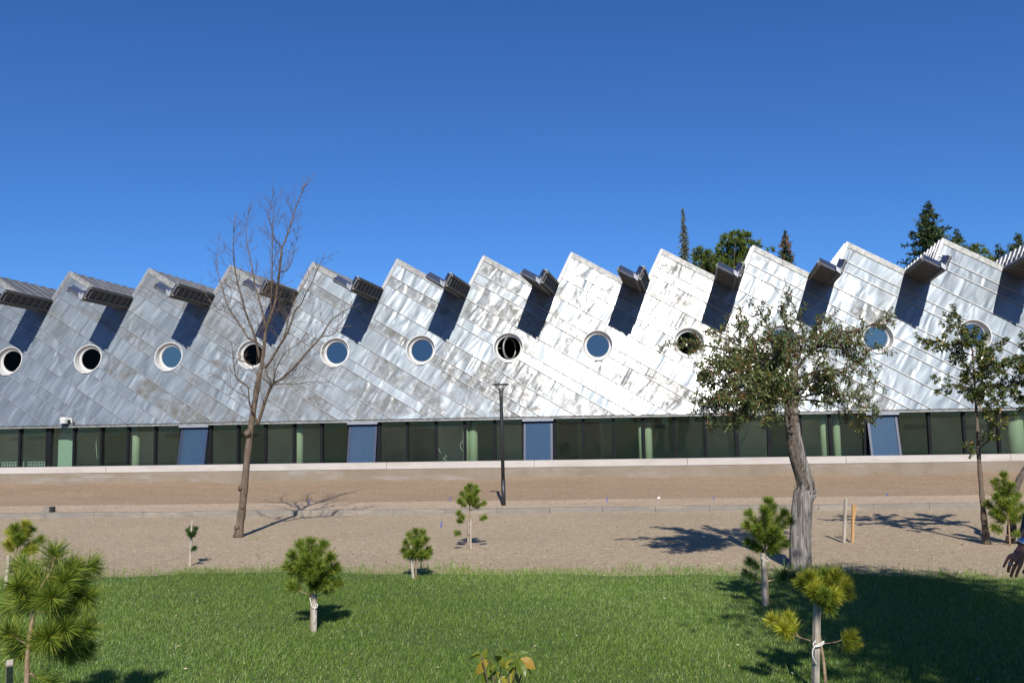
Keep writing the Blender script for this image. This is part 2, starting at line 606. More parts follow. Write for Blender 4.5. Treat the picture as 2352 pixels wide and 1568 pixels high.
# lawn sheet
lx = np.arange(-14, 14.01, .25)
lv, lf = [], []
for i, x in enumerate(lx):
    ye = float(edge_y(x)) - .32 + .10 * math.sin(x * 3.1) * math.sin(x * 1.3 + 1)
    for j in range(3):
        lv.append((x, -9 + (ye + 9) * j / 2, .006))
for i in range(len(lx) - 1):
    for j in range(2):
        a = i * 3 + j
        lf.append((a, a + 3, a + 4, a + 1))
lm = MB(); lm.add(lv, lf)
tag(lm.build('lawn', M['soil']), 'green lawn in the foreground', 'lawn', kind='structure')


# grass blades
def blades(n, yr, name):
    y = rng.uniform(yr[0], yr[1], int(n * 1.0))
    xw = .60 * y + .9
    x = rng.uniform(-1, 1, len(y)) * xw
    e = edge_y(x) + .13 * np.sin(x * 3.1) * np.sin(x * 1.3 + 1) + .07 * np.sin(x * 7.3 + 2) * np.sin(x * 2.1) + .04 * np.sin(x * 17) + rng.normal(size=len(x)) * .07
    k = (y < e)
    # raggedness near the edge
    near = np.clip((e - y) / .5, 0, 1)
    k &= rng.uniform(size=len(x)) < (.25 + .75 * near)
    x, y = x[k], y[k]
    n = len(x)
    cl = np.sin(x * 2.3 + 1.1 * np.sin(y * 1.7)) * np.sin(y * 2.9 + .7 * np.sin(x * 1.9))
    hgt = rng.uniform(.018, .040, n) * (1 + .22 * cl) + (rng.uniform(size=n) < .02) * rng.uniform(.02, .05, n)
    a = rng.uniform(0, 2 * np.pi, n)
    lean = rng.uniform(.2, .95, n) * hgt
    la = rng.normal(size=n) * 1.4 + 1.0 * np.sin(x * .9 + y * .7)
    w = rng.uniform(.0010, .0020, n)
    px, py = np.cos(a) * w, np.sin(a) * w
    lxx, lyy = np.cos(la) * lean, np.sin(la) * lean
    z = np.zeros(n)
    vs = np.stack([
        np.stack([x - px, y - py, z], 1), np.stack([x + px, y + py, z], 1),
        np.stack([x + px * .85 + lxx * .35, y + py * .85 + lyy * .35, hgt * .62], 1), np.stack([x - px * .85 + lxx * .35, y - py * .85 + lyy * .35, hgt * .62], 1),
        np.stack([x + lxx, y + lyy, hgt], 1)], 1)
    b = np.arange(n)[:, None] * 5
    q = b + np.array([[0, 1, 2, 3]])
    t = b + np.array([[3, 2, 4]])
    return np_mesh(name, vs.reshape(-1, 3), q, t, M['grass'])


tag(blades(620000, (4.6, 11.2), 'grass'), 'short green grass blades of the lawn', 'grass', kind='stuff')
# longer tufts along the ragged far edge
tv, tf = [], []
for (px, n, sp, hh) in [(700, 60, .25, .10), (850, 50, .3, .09), (1010, 60, .3, .13), (1035, 40, .2, .15), (1450, 60, .25, .13), (1540, 60, .3, .10), (1600, 40, .2, .10), (1700, 40, .2, .09), (1850, 120, .35, .15), (1800, 60, .3, .12), (250, 40, .3, .09), (470, 50, .4, .09), (2000, 60, .4, .10), (2180, 60, .4, .09), (610, 40, .3, .09), (1250, 40, .3, .08), (585, 22, .12, .07)]:
    for _ in range(n):
        bx = gnd(px, 1310).x + random.gauss(0, sp)
        by = float(edge_y(bx)) + random.gauss(0, .06)
        if px == 585:
            q = gnd(600, 1236); bx, by = q.x + random.gauss(0, .15), q.y + random.gauss(0, .08)
        h = hh * random.uniform(.4, 1.0)
        a = random.uniform(0, 6.28); l = random.uniform(.15, .8) * h; w = .0028
        d = V((math.cos(a), math.sin(a), 0)); s_ = V((-d.y, d.x, 0)) * w
        if random.random() < .5: s_ = V((w, 0, 0))
        b0 = V((bx, by, 0))
        o = len(tv)
        tv += [b0 - s_, b0 + s_, b0 + s_ * .8 + d * l * .4 + V((0, 0, h * .65)), b0 - s_ * .8 + d * l * .4 + V((0, 0, h * .65)), b0 + d * l + V((0, 0, h * random.uniform(.8, 1)))]
        tf += [(o, o + 1, o + 2, o + 3), (o + 3, o + 2, o + 4)]
tm = MB(); tm.add(tv, tf)
tag(tm.build('grass_tufts', M['grass']), 'taller ragged grass tufts along the far edge of the lawn', 'grass', kind='stuff')

# gravel chips
n = 52000
gy = 9.0 + (17.6 - 9.0) * rng.uniform(size=n) ** .85
gx = rng.uniform(-1, 1, n) * (.60 * gy + .8)
k = (gy > edge_y(gx) - .1) & (gy < KC + KM * gx - .02)
gx, gy = gx[k], gy[k]
n = len(gx)
s_ = rng.uniform(.003, .0075, n) * (1 + 1.0 * (rng.uniform(size=n) < .06))
a = rng.uniform(0, 6.28, n)
el = rng.uniform(.5, 1.5, n)
c, s2 = np.cos(a), np.sin(a)
pts = []
for (ux, uy, uz) in [(-1, -.3, 0), (.2, -1, 0), (1, .2, 0), (-.2, 1, 0), (.1, 0, .42)]:
    X = ux * s_ * el; Y = uy * s_
    pts.append(np.stack([gx + X * c - Y * s2, gy + X * s2 + Y * c, uz * s_ * rng.uniform(.5, 1.2, n) - .0005], 1))
vs = np.stack(pts, 1).reshape(-1, 3)
b = np.arange(n)[:, None] * 5
t3 = np.concatenate([b + np.array([[0, 1, 4]]), b + np.array([[1, 2, 4]]), b + np.array([[2, 3, 4]]), b + np.array([[3, 0, 4]])])
tag(np_mesh('gravel', vs, np.zeros((0, 4), int), t3, M['stone']), 'pale gravel and wood chips strewn over the tan dirt', 'gravel', kind='stuff')

# clods, twigs and leaf bits lying about
def litter(name, n, area, mat, label, size, seed, long=1.):
    r = random.Random(seed)
    m_ = MB()
    for _ in range(n):
        y = r.uniform(*area[:2]); x = r.uniform(-1, 1) * (.6 * y + .6)
        if area[2] == 'lawn':
            if y > edge_y(x) - .1: continue
            z = r.uniform(.02, .04)
        else:
            if y < edge_y(x) + .1: continue
            if abs(y - kf(x) - .06) < .12: continue
            f_ = (y - kf(x) - PW) / max(.1, par_y(x) - kf(x) - PW)
            if f_ > .95: continue
            z = .004 if y < kf(x) else ZKERB + .03 + max(0, f_) ** 1.25 * (ZBANK - ZKERB - .02) + .012
        s1 = size * r.uniform(.4, 1.4)
        a = r.uniform(0, 6.28)
        d = V((math.cos(a), math.sin(a), 0)) * s1 * long; q = V((-d.y, d.x, 0)) / long * r.uniform(.4, .9)
        c = V((x, y, z))
        m_.add([c - d, c - q, c + d * r.uniform(.6, 1), c + q, c + V((r.uniform(-.3, .3) * s1, 0, s1 * r.uniform(.3, .7)))],
               [(0, 1, 4), (1, 2, 4), (2, 3, 4), (3, 0, 4)])
    tag(m_.build(name, mat), label, name.split('_')[-1], kind='stuff')


M['litter'] = island('dry_leaf_bits', [(0., (.20, .12, .05)), (.5, (.38, .30, .15)), (1., (.62, .58, .45))], .8, 0)
M['clod'] = island('dark_clods', [(0., (.05, .035, .025)), (.6, (.16, .11, .07)), (1., (.30, .22, .15))], .95, 0)
litter('leaf_litter', 190, (5., 10.6, 'lawn'), M['litter'], 'dry leaf bits scattered thinly over the green lawn', .009, 41, 1.5)
litter('dirt_clods', 900, (9.4, 23.6, 'dirt'), M['clod'], 'dark clods and twig bits scattered over the dirt and the bank', .014, 42, 1.3)

# ------------------------------------------------------------------ building
TAU = rad(13)
WD = V((math.sin(A_) * math.sin(TAU), math.cos(A_) * math.sin(TAU), math.cos(TAU)))
NO = TT.cross(WD).normalized()            # outward
O = plane_at(1176, 957, D0)
B_ = math.atan((1600 - CX) / F)
EOUT = V((-math.sin(B_), -math.cos(B_), .02)).normalized()   # out of the roof valleys
EIN = -EOUT


def W(u, w, n=0.0):
    return O + TT * u + WD * w + NO * n


def pr(x, y):
    d = ray(x, y)
    k = (O - CAM).dot(NO) / d.dot(NO)
    q = CAM + d * k - O
    return q.dot(TT), q.dot(WD)


S, P0, PWY = 2.611, -13.948, 4.90
VDX, VW = 2.03, 3.64
I0, I1 = -3, 13
Pk = lambda i: (P0 + S * i, PWY)
Vl = lambda i: (P0 + S * i + VDX, VW)
LD = V((VDX, VW - PWY)); LL = LD.length; LD.normalize()
SD_ = V((S - VDX, PWY - VW)); SL = SD_.length; SD_.normalize()
LN = V((-LD.y, LD.x))                     # across the strips, upwards
QP = LN.dot(SD_) * SL                     # strip period across
UL, UR = Pk(I0)[0], Vl(I1)[0]
WIN = [(-15.425 + 2.551 * k, 2.035) for k in range(-1, 15)]
WR = .425
ct = math.cos(TAU)

bl = empty('metal_clad_building', (O.x, O.y, 0), 'long low building clad in shiny zinc with sawtooth roof and round windows', 'building')

# strips: index k = tooth*3 + part, with break lines at q fractions
FR = [0., .415, .62, 1.]
V0 = V(Vl(-1))


def pq(u, w):
    d = V((u, w)) - V0
    return d.dot(LD), d.dot(LN)


def strip_of(q):
    f = q / QP
    t = math.floor(f)
    fr = f - t
    return t * 3 + (0 if fr < FR[1] else 1 if fr < FR[2] else 2)


outline = [V((UL, 0))]
for i in range(I0, I1 + 1):
    outline.append(V(Pk(i))); outline.append(V(Vl(i)))
outline.append(V((UR, 0)))
pts2 = list(outline)
edges = [(i, (i + 1) % len(outline)) for i in range(len(outline))]
for (cu, cw) in WIN:
    o = len(pts2)
    for k in range(40):
        a = 2 * math.pi * k / 40
        pts2.append(V((cu + WR * math.cos(a), cw + WR * math.sin(a) / ct)))
    edges += [(o + k, o + (k + 1) % 40) for k in range(40)]
rS = random.Random(5)
seams, cross = [], []
breaks = {}
for i in range(I0 - 4, I1 + 1):
    for j in range(3):
        q0 = V(Vl(i)) + SD_ * SL * FR[j]
        kq = strip_of(pq(*(q0 + SD_ * .02))[1])
        t_end = q0.y / -LD.y
        a, b = q0, q0 + LD * t_end
        seams.append((a, b))
        wdt = (FR[j + 1] - FR[j]) * SL
        p = rS.uniform(.15, 1.6)
        bs = []
        while p < t_end + .8:
            bs.append(pq(*(q0 + LD * p))[0])
            c0 = q0 + LD * p
            c1 = c0 + LN * (wdt * LN.dot(SD_))
            if c0.y > 0.0:
                cross.append((c0, c1))
            p += rS.choice([1.2, 1.9, 1.9, 2.4, 2.9])
        breaks[kq] = bs
inside_u = lambda p: UL + .02 < p.x < UR - .02
for a, b in seams + cross:
    if a.y < .003:
        continue
    if b.y < .0: b = a + (b - a) * (a.y / (a.y - b.y))
    if not (inside_u(a) and inside_u(b)):
        # clip at the ends
        if b.x > UR - .02 and a.x < UR - .02: b = a + (b - a) * ((UR - .02 - a.x) / (b.x - a.x))
        elif a.x < UL + .02 and b.x > UL + .02: a = b + (a - b) * ((UL + .02 - b.x) / (a.x - b.x))
        else: continue
    o = len(pts2)
    pts2 += [a, b]
    edges.append((o, o + 1))
vo, eo, fo, *_ = delaunay_2d_cdt(pts2, edges, [], 0, 1e-5)


def in_outline(p):
    if p.x < UL or p.x > UR or p.y < 0: return False
    i = math.floor((p.x - P0) / S)
    d = p.x - (P0 + S * i)
    top = PWY + (VW - PWY) * d / VDX if d < VDX else VW + (PWY - VW) * (d - VDX) / (S - VDX)
    return p.y < top


def panel_info(p):
    pp, qq = pq(p.x, p.y)
    k = strip_of(qq)
    j = sum(1 for x in breaks.get(k, []) if x < pp)
    r = random.Random(k * 977 + j * 131 + 3)
    rs = random.Random(k * 31 + 9)
    cu = (p.x + 2) / 14
    prob = .01 + .36 * max(0, 1 - cu * cu)
    if k % 3 == 1: prob *= 1.5
    st = 1. if r.random() < prob else 0.
    if rs.random() < prob * .5: st = 1.
    return (rs.random(), st * r.uniform(.55, 1.), r.random(), 1.)


tri, info = [], []
for f in fo:
    c = sum((vo[i] for i in f), V((0, 0))) / len(f)
    if not in_outline(c): continue
    if any(math.hypot(c.x - u, (c.y - w) * ct) < WR * .999 for u, w in WIN): continue
    tri.append(tuple(f)); info.append(panel_info(c))
cl = MB()
cl.add([W(p.x, p.y) for p in vo], tri, 0)
ntri = len(tri)


def rib(a, b, hgt, wid, mi, n0=.001):
    """raised rib on the wall from plane point a to b, left out where a round window is"""
    d = (b - a); L = d.length
    if L < .03: return
    d = d / L
    cuts = [(0, L)]
    for (u, w) in WIN:
        # intersect with ellipse
        ax, ay = a.x - u, (a.y - w) * ct
        dx_, dy_ = d.x, d.y * ct
        A = dx_ * dx_ + dy_ * dy_; Bq = 2 * (ax * dx_ + ay * dy_); C = ax * ax + ay * ay - (WR + .02) ** 2
        dis = Bq * Bq - 4 * A * C
        if dis <= 0: continue
        t0, t1 = (-Bq - math.sqrt(dis)) / (2 * A), (-Bq + math.sqrt(dis)) / (2 * A)
        nc = []
        for s0, s1 in cuts:
            if t1 <= s0 or t0 >= s1: nc.append((s0, s1)); continue
            if t0 > s0: nc.append((s0, t0))
            if t1 < s1: nc.append((t1, s1))
        cuts = nc
    nn = V((-d.y, d.x)) * wid / 2
    for s0, s1 in cuts:
        if s1 - s0 < .02: continue
        p, q = a + d * s0, a + d * s1
        cl.box8([W(*(p - nn), n0), W(*(q - nn), n0), W(*(q + nn), n0), W(*(p + nn), n0),
                 W(*(p - nn), hgt), W(*(q - nn), hgt), W(*(q + nn), hgt), W(*(p + nn), hgt)], mi)


for a, b in seams:
    if b.x > UR: b = a + (b - a) * ((UR - a.x) / (b.x - a.x))
    if a.x < UL:
        if b.x < UL + .1: continue
        a = b + (a - b) * ((UL - b.x) / (a.x - b.x))
    rib(a, b, .028, .016, 1)
for a, b in cross:
    if a.x < UL or b.x > UR or a.y < .02: continue
    rib(a + (b - a) * .03, b - (b - a) * .03, .0025, .008, 0)
wall = part(cl, 'wall_cladding', [M['zinc'], M['seam']], bl)
me = wall.data
uvl = me.uv_layers.new(name='plane')
ca = me.attributes.new('panel', 'FLOAT_COLOR', 'FACE')
colr = np.zeros((len(me.polygons), 4), np.float32); colr[:, 3] = 1; colr[:, 2] = .5
colr[:ntri] = np.array(info, np.float32)
ca.data.foreach_set('color', colr.ravel())
base_loc = V((O.x, O.y, 0))
uvv = np.zeros(len(me.loops) * 2, np.float32)
co = [v.co + base_loc - O for v in me.vertices]
pqv = [pq(c.dot(TT), c.dot(WD)) for c in co]
for l in me.loops:
    uvv[l.index * 2], uvv[l.index * 2 + 1] = pqv[l.vertex_index]
uvl.data.foreach_set('uv', uvv)

# edge trims of each tooth
def trim_piece(a, b, wid, name):
    d = (b - a).normalized()
    nn = V((d.y, -d.x))
    if nn.y > 0: nn = -nn
    m = MB()
    p, q = a - d * .02, b + d * .015
    up = -nn * .03
    lo = nn * wid
    m.box8([W(*(p + lo), .004), W(*(q + lo), .004), W(*(q + up), .004), W(*(p + up), .004),
            W(*(p + lo), .022), W(*(q + lo), .022), W(*(q + up), .03), W(*(p + up), .03)])
    return part(m, name, M['trim'], bl)


for i in range(I0, I1 + 1):
    a, b = V(Pk(i)), V(Vl(i))
    e = a + (b - a) * .74
    trim_piece(a + LD * .012, e, .125, 'verge_trim')
    if i < I1:
        c = V(Pk(i + 1))
        s0 = b + (c - b) * .26
        d = SD_; nn = V((d.y, -d.x))
        m = MB()
        p, q = s0, c - d * .02
        m.box8([W(*(p + nn * .085), .003), W(*(q + nn * .085 - d * .1), .003), W(*(q - nn * .02), .003), W(*(p - nn * .02), .003),
                W(*(p + nn * .085), .019), W(*(q + nn * .085 - d * .1), .019), W(*(q - nn * .02), .026), W(*(p - nn * .02), .026)])
        part(m, 'verge_trim', M['trim'], bl)

# roof sheets behind, standing ribs on them
DEPTH = 12.
for i in range(I0, I1 + 1):
    for (a, b, nm) in ((Pk(i), Vl(i), 'roof_slope'), (Vl(i), Pk(i + 1), 'roof_riser')):
        if nm == 'roof_riser' and i == I1: continue
        p, q = W(*a), W(*b)
        nrm = (q - p).cross(EIN).normalized()
        if nrm.z < 0: nrm = -nrm
        if nm == 'roof_riser' and nrm.x > 0: nrm = -nrm
        m = MB()
        s = EIN * -.03
        m.box8([p + s - nrm * .06, q + s - nrm * .06, q + EIN * DEPTH - nrm * .06, p + EIN * DEPTH - nrm * .06,
                p + s, q + s, q + EIN * DEPTH, p + EIN * DEPTH])
        d = (q - p).normalized()
        for k in range(int(DEPTH / .42)):
            c = p.lerp(q, .5) + EIN * (.18 + k * .42) + nrm * .022
            m.obox(c, (q - p) * .497, EIN * .013, nrm * .021)
        part(m, nm, M['roof'], bl)
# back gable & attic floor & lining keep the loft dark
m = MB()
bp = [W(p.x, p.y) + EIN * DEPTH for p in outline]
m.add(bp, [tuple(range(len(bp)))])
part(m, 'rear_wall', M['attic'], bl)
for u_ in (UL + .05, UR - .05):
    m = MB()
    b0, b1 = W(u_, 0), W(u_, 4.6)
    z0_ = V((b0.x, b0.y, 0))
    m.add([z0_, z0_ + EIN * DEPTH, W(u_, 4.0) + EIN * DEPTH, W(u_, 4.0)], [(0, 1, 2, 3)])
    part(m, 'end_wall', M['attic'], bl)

# valley spouts
SPL = 1.95
for i in range(I0, I1):
    a, v, b = V(Vl(i)) + (V(Pk(i)) - V(Vl(i))) * .25, V(Vl(i)), V(Vl(i)) + (V(Pk(i + 1)) - V(Vl(i))) * .27
    rt = bpy.data.objects.new('rain_spout', None)
    COL.objects.link(rt)
    rt.parent = bl
    wv = W(*v)
    rt.location = wv - V((O.x, O.y, 0))
    Pa, Pv, Pb = W(*a), wv, W(*b)
    out = EOUT * SPL
    th = .035
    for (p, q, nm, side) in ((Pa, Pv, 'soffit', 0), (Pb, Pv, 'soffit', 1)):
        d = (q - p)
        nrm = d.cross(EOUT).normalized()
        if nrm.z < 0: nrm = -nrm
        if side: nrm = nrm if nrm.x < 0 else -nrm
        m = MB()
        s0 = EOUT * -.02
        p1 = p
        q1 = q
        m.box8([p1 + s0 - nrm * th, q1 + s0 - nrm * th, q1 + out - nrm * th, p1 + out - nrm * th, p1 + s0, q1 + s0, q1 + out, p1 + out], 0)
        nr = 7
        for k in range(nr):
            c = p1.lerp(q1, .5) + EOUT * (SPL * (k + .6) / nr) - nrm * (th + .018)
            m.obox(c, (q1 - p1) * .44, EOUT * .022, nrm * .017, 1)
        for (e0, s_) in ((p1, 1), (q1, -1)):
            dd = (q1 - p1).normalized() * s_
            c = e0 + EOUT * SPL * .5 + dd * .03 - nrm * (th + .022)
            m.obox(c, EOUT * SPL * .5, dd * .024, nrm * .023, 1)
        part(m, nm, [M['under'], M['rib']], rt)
        # side fascia along the outer edge
        m = MB()
        dd = (p1 - q1).normalized()
        h0, h1 = -nrm * .045, nrm * .045
        o0 = dd * .004
        m.box8([p1 + o0 + h0, p1 + o0 + out + h0, p1 + dd * .03 + out + h0, p1 + dd * .03 + h0,
                p1 + o0 + h1, p1 + o0 + out + h1, p1 + dd * .03 + out + h1, p1 + dd * .03 + h1])
        part(m, 'edge_trim', M['trim'], rt)
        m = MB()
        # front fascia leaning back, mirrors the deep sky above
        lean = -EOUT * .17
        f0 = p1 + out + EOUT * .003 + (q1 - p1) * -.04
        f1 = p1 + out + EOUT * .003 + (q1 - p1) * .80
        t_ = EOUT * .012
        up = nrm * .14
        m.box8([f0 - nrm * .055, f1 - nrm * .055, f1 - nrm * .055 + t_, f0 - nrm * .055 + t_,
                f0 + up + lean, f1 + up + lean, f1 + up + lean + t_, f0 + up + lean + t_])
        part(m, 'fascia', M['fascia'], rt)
    m = MB()
    up = V((0, 0, 1))
    c = Pv + out
    la = (Pa - Pv).normalized(); lb = (Pb - Pv).normalized()
    m.box8([c + la * .13 - up * .02, c - up * .05, c + EOUT * .07 - up * .06, c + la * .12 + EOUT * .07 - up * .03,
            c + la * .13 + up * .11, c + up * .09, c + EOUT * .07 + up * .07, c + la * .12 + EOUT * .07 + up * .09])
    m.box8([c + EOUT * .001 - up * .05, c + lb * .09 - up * .0, c + lb * .08 + EOUT * .07 - up * .01, c + EOUT * .07 - up * .06,
            c + up * .085, c + lb * .09 + up * .10, c + lb * .08 + EOUT * .07 + up * .08, c + EOUT * .071 + up * .065])
    part(m, 'spout_lip', M['bright'], rt)

# round windows
DARKWIN = {0, 1, 3, 8}
SPLITWIN = {2, 9, 10}
for kk, (cu, cw) in enumerate(WIN):
    k = kk - 1
    c = W(cu, cw)
    wr = bpy.data.objects.new('round_window', None)
    COL.objects.link(wr)
    wr.parent = bl
    wr.location = c - V((O.x, O.y, 0))
    up = V((0, 0, 1))
    N_ = 40
    dep = .17                       # depth of the pane behind the hole centre
    m = MB()
    ringA, ringB, ringC, ringD = [], [], [], []
    for j in range(N_):
        a = 2 * math.pi * j / N_
        ca_, sa_ = math.cos(a), math.sin(a)
        hx = TT * ca_ + up * sa_
        base = c + TT * (WR * ca_) + WD * (WR * sa_ / ct)
        ringA.append(base + NO * .02 + hx * .012)
        ringB.append(base + NO * .021 - hx * .012)
        pl = c + NHIN * (dep + .0)
        ringC.append(pl + hx * (WR - .045))
        ringD.append(pl + hx * .335)
    allr = ringA + ringB + ringC + ringD
    fs = []
    for r_ in range(3):
        for j in range(N_):
            a, b = r_ * N_ + j, r_ * N_ + (j + 1) % N_
            fs.append((a, b, b + N_, a + N_))
    m.add(allr, fs)
    # outer edge down to the wall
    o = len(m.v)
    m.add([W(cu + (WR + .012) * math.cos(2 * math.pi * j / N_), cw + (WR + .012) * math.sin(2 * math.pi * j / N_) / ct, .001) for j in range(N_)], [])
    m.f += [(o + j, o + (j + 1) % N_, (j + 1) % N_, j) for j in range(N_)]; m.mi += [0] * N_
    # small drip sill
    m.obox(c - up * (WR + .005) - NHIN * .09 - WD * .0, TT * .11, NHIN * .05, up * .012)
    part(m, 'frame', M['white'], wr)
    m = MB()
    # sash ring and glass
    op = k == 6
    ang = rad(62) if op else 0
    rx = TT * math.cos(ang) + NHIN * math.sin(ang)
    rn = NHIN * math.cos(ang) - TT * math.sin(ang)
    pc = c + NHIN * (dep + .03) + (NHIN * .12 if op else V((0, 0, 0)))
    R1, R2 = (.335, .29) if op else (.345, .318)
    segs = []
    for (rr, off) in ((R1, -.02), (R2, -.02), (R2, .02), (R1, .02)):
        segs.append([pc + (rx * math.cos(2 * math.pi * j / N_) + up * math.sin(2 * math.pi * j / N_)) * rr + rn * off for j in range(N_)])
    vs = sum(segs, [])
    fs = []
    for r_ in range(4):
        for j in range(N_):
            a, b = r_ * N_ + j, r_ * N_ + (j + 1) % N_
            a2, b2 = ((r_ + 1) % 4) * N_ + j, ((r_ + 1) % 4) * N_ + (j + 1) % N_
            fs.append((a, b, b2, a2))
    m.add(vs, fs)
    if op:
        m.obox(c + NHIN * dep - TT * .28, TT * .05, NHIN * .006, up * .006)
    part(m, 'sash', M['seam'] if op else M['white'], wr, True)
    m = MB()
    tilt = rad(0 if k in DARKWIN or op else (random.uniform(4, 9)))
    if k in SPLITWIN: tilt = rad(1.5)
    ux = rx; uz = up * math.cos(tilt) + rn * math.sin(tilt)
    m.add([pc + (ux * math.cos(2 * math.pi * j / N_) + uz * math.sin(2 * math.pi * j / N_)) * (R2 + .004) for j in range(N_)], [tuple(range(N_))])
    part(m, 'pane', M['glass_dark'] if (k in DARKWIN or op) else M['glass_round'], wr)

# eave flashing and soffit
eb = MB()
def hbox(mb, u0, u1, z0, z1, n0, n1, mi=0):
    """box along the facade: u along, z height, n distance inward from the eave line"""
    p = [O + TT * u + NHIN * n + V((0, 0, z - O.z)) for z in (z0, z1) for (u, n) in ((u0, n0), (u1, n0), (u1, n1), (u0, n1))]
    mb.box8(p, mi)
hbox(eb, UL, UR, O.z - .075, O.z - .022, -.03, .10)
part(eb, 'eave_flashing', M['trim'], bl)
eb = MB()
hbox(eb, UL, UR, O.z - .020, O.z - .003, -.012, .10)
part(eb, 'eave_joint', M['black'], bl)
ZT = O.z - .075
ZF = ZCAP - .9
GN = .16                                  # glass line behind the eave
mul_px = [48, 114, 172, 235, 296, 358, 418, 484, 548, 611, 676, 740, 802, 871, 936, 1002, 1068, 1137, 1202, 1273, 1341, 1410, 1479, 1550, 1621, 1692, 1767, 1837, 1907, 1988, 2063, 2135, 2215, 2294, 2366]
pu = lambda px, y=1010: (plane_at(px, y, D0 + GN) - O).dot(TT)
mus = [pu(p) for p in mul_px]
step = (mus[-1] - mus[0]) / (len(mus) - 1)
left = [mus[0] - step * k for k in range(8, 0, -1)]
right = [mus[-1] + step * k for k in range(1, 9)]
allm = left + mus + right
awn = {mul_px.index(x) + 8 for x in (418, 802, 1202, 1988)}
wide = {114: .085, 418: .05, 484: .05, 871: .06, 1273: .06, 1692: .05, 1767: .06, 1837: .06, 1988: .07}
for k, u in enumerate(allm):
    px = mul_px[k - 8] if 8 <= k < 8 + len(mul_px) else 0
    wd_ = wide.get(px, .036)
    m = MB(); hbox(m, u - wd_, u + wd_, ZF, ZT, GN - .06, GN + .08)
    part(m, 'mullion', M['black'], bl)
for k in range(len(allm) - 1):
    u0, u1 = allm[k] + .03, allm[k + 1] - .03
    if k in awn:
        rt = bpy.data.objects.new('awning_window', None)
        COL.objects.link(rt); rt.parent = bl
        tp = O + TT * ((u0 + u1) / 2) + NHIN * (GN - .07) + V((0, 0, ZT - .06 - O.z))
        rt.location = tp - V((O.x, O.y, 0))
        al = rad(13)
        dn = -V((0, 0, 1)) * math.cos(al) - NHIN * math.sin(al)
        nn = -NHIN * math.cos(al) + V((0, 0, 1)) * math.sin(al)
        hw = (u1 - u0) / 2 + .0
        Lh = ZT - .06 - (ZCAP - .35)
        m = MB()
        m.obox(tp + dn * Lh / 2 - TT * (hw - .03), TT * .03, dn * Lh / 2, nn * .03)
        m.obox(tp + dn * Lh / 2 + TT * (hw - .03), TT * .03, dn * Lh / 2, nn * .03)
        m.obox(tp + dn * .03, TT * (hw - .061), dn * .03, nn * .028)
        m.obox(tp + dn * (Lh - .03), TT * (hw - .061), dn * .03, nn * .028)
        part(m, 'frame', M['blueframe'], rt)
        m = MB()
        m.obox(tp + dn * Lh / 2, TT * (hw - .055), dn * (Lh / 2 - .04), nn * .006)
        part(m, 'pane', M['glass_sky'], rt)
        m = MB()
        hbox(m, u0 - .03, u1 + .03, ZT - .055, ZT - .002, -.045, .09)
        part(m, 'lintel', M['lintel'], bl)
    else:
        m = MB(); hbox(m, u0 - .01, u1 + .01, ZF, ZT, GN, GN + .012)
        part(m, 'glass_pane', M['glass'], bl)
# interior
m = MB(); hbox(m, UL, UR, ZF - .2, ZF, .02, 9)
part(m, 'interior_floor', M['conc'], bl)
m = MB(); hbox(m, UL, UR, O.z + .32, O.z + .42, .30, 9); hbox(m, UL, UR, O.z - .0, O.z + .33, .22, .29)
part(m, 'interior_ceiling', M['ceiling'], bl)
m = MB(); hbox(m, UL, UR, ZF, O.z + .32, 5.2, 5.4)
part(m, 'interior_wall', M['interior'], bl)
m = MB()
for (px0, px1) in ((880, 998), (1286, 1326), (1386, 1412), (1340, 1378)):
    d0, d1 = [(plane_at(p, 1010, D0 + 2.5) - O).dot(TT) for p in (px0, px1)]
    hbox(m, d0, d1, ZF, ZT - (.12 if px0 > 1200 else .20), 2.5, 2.6)
part(m, 'interior_doorway', M['dark'], bl)
m = MB()
for (px0, px1, y0, y1) in ((380, 440, 994, 1004), (545, 590, 996, 1004), (20, 42, 1004, 1012), (66, 110, 1002, 1010), (800, 830, 986, 994), (1500, 1530, 974, 983), (2080, 2140, 975, 985), (2220, 2290, 975, 985)):
    p0, p1 = [(plane_at(p, 1000, D0 + 5.1) - O).dot(TT) for p in (px0, px1)]
    za, zb = plane_at((px0 + px1) / 2, y1, D0 + 5.1).z, plane_at((px0 + px1) / 2, y0, D0 + 5.1).z
    hbox(m, p0, p1, za, zb, 5.1, 5.18)
part(m, 'wall_grille', M['dark'], bl)
for (px, r_, n_) in ((312, .12, .42), (687, .12, .42), (1070, .09, .40), (1087, .13, .46), (1474, .09, .40), (1489, .11, .46), (1893, .10, .42), (1922, .10, .46), (2335, .22, .5)):
    u = (plane_at(px, 1010, D0 + n_) - O).dot(TT)
    c = O + TT * u + NHIN * n_
    m = MB(); m.tube([V((c.x, c.y, ZF)), V((c.x, c.y, O.z + .3))], r_, 20)
    part(m, 'column', M['column'], bl, True)
u0, u1 = pu(122), pu(163)
m = MB(); hbox(m, u0, u1 + .02, ZF, ZT - .05, .42, .46)
part(m, 'partition', M['partition'], bl)
m = MB(); 
q0, q1 = pu(-60), pu(103)
hbox(m, q0, q1, ZCAP + .0, ZCAP + .02, .5, .52); hbox(m, q0, q1, ZCAP + .085, ZCAP + .10, .5, .52)
u = q0
while u < q1:
    hbox(m, u, u + .018, ZCAP - .5, ZCAP + .085, .503, .517); u += .085
part(m, 'inner_railing', M['white'], bl)
m = MB()
for (px, y0, y1, sw) in ((222, 975, 1052, .01), (1006, 975, 1040, .05), (1064, 985, 1048, .06), (1022, 1045, 1058, .03)):
    pts = [plane_at(px + 6 * math.sin(j * 1.1) * (sw * 20), y0 + (y1 - y0) * j / 7, D0 + .5) for j in range(8)]
    m.tube(smooth_line(pts), .008, 5)
part(m, 'loose_cable', M['rope'], bl)
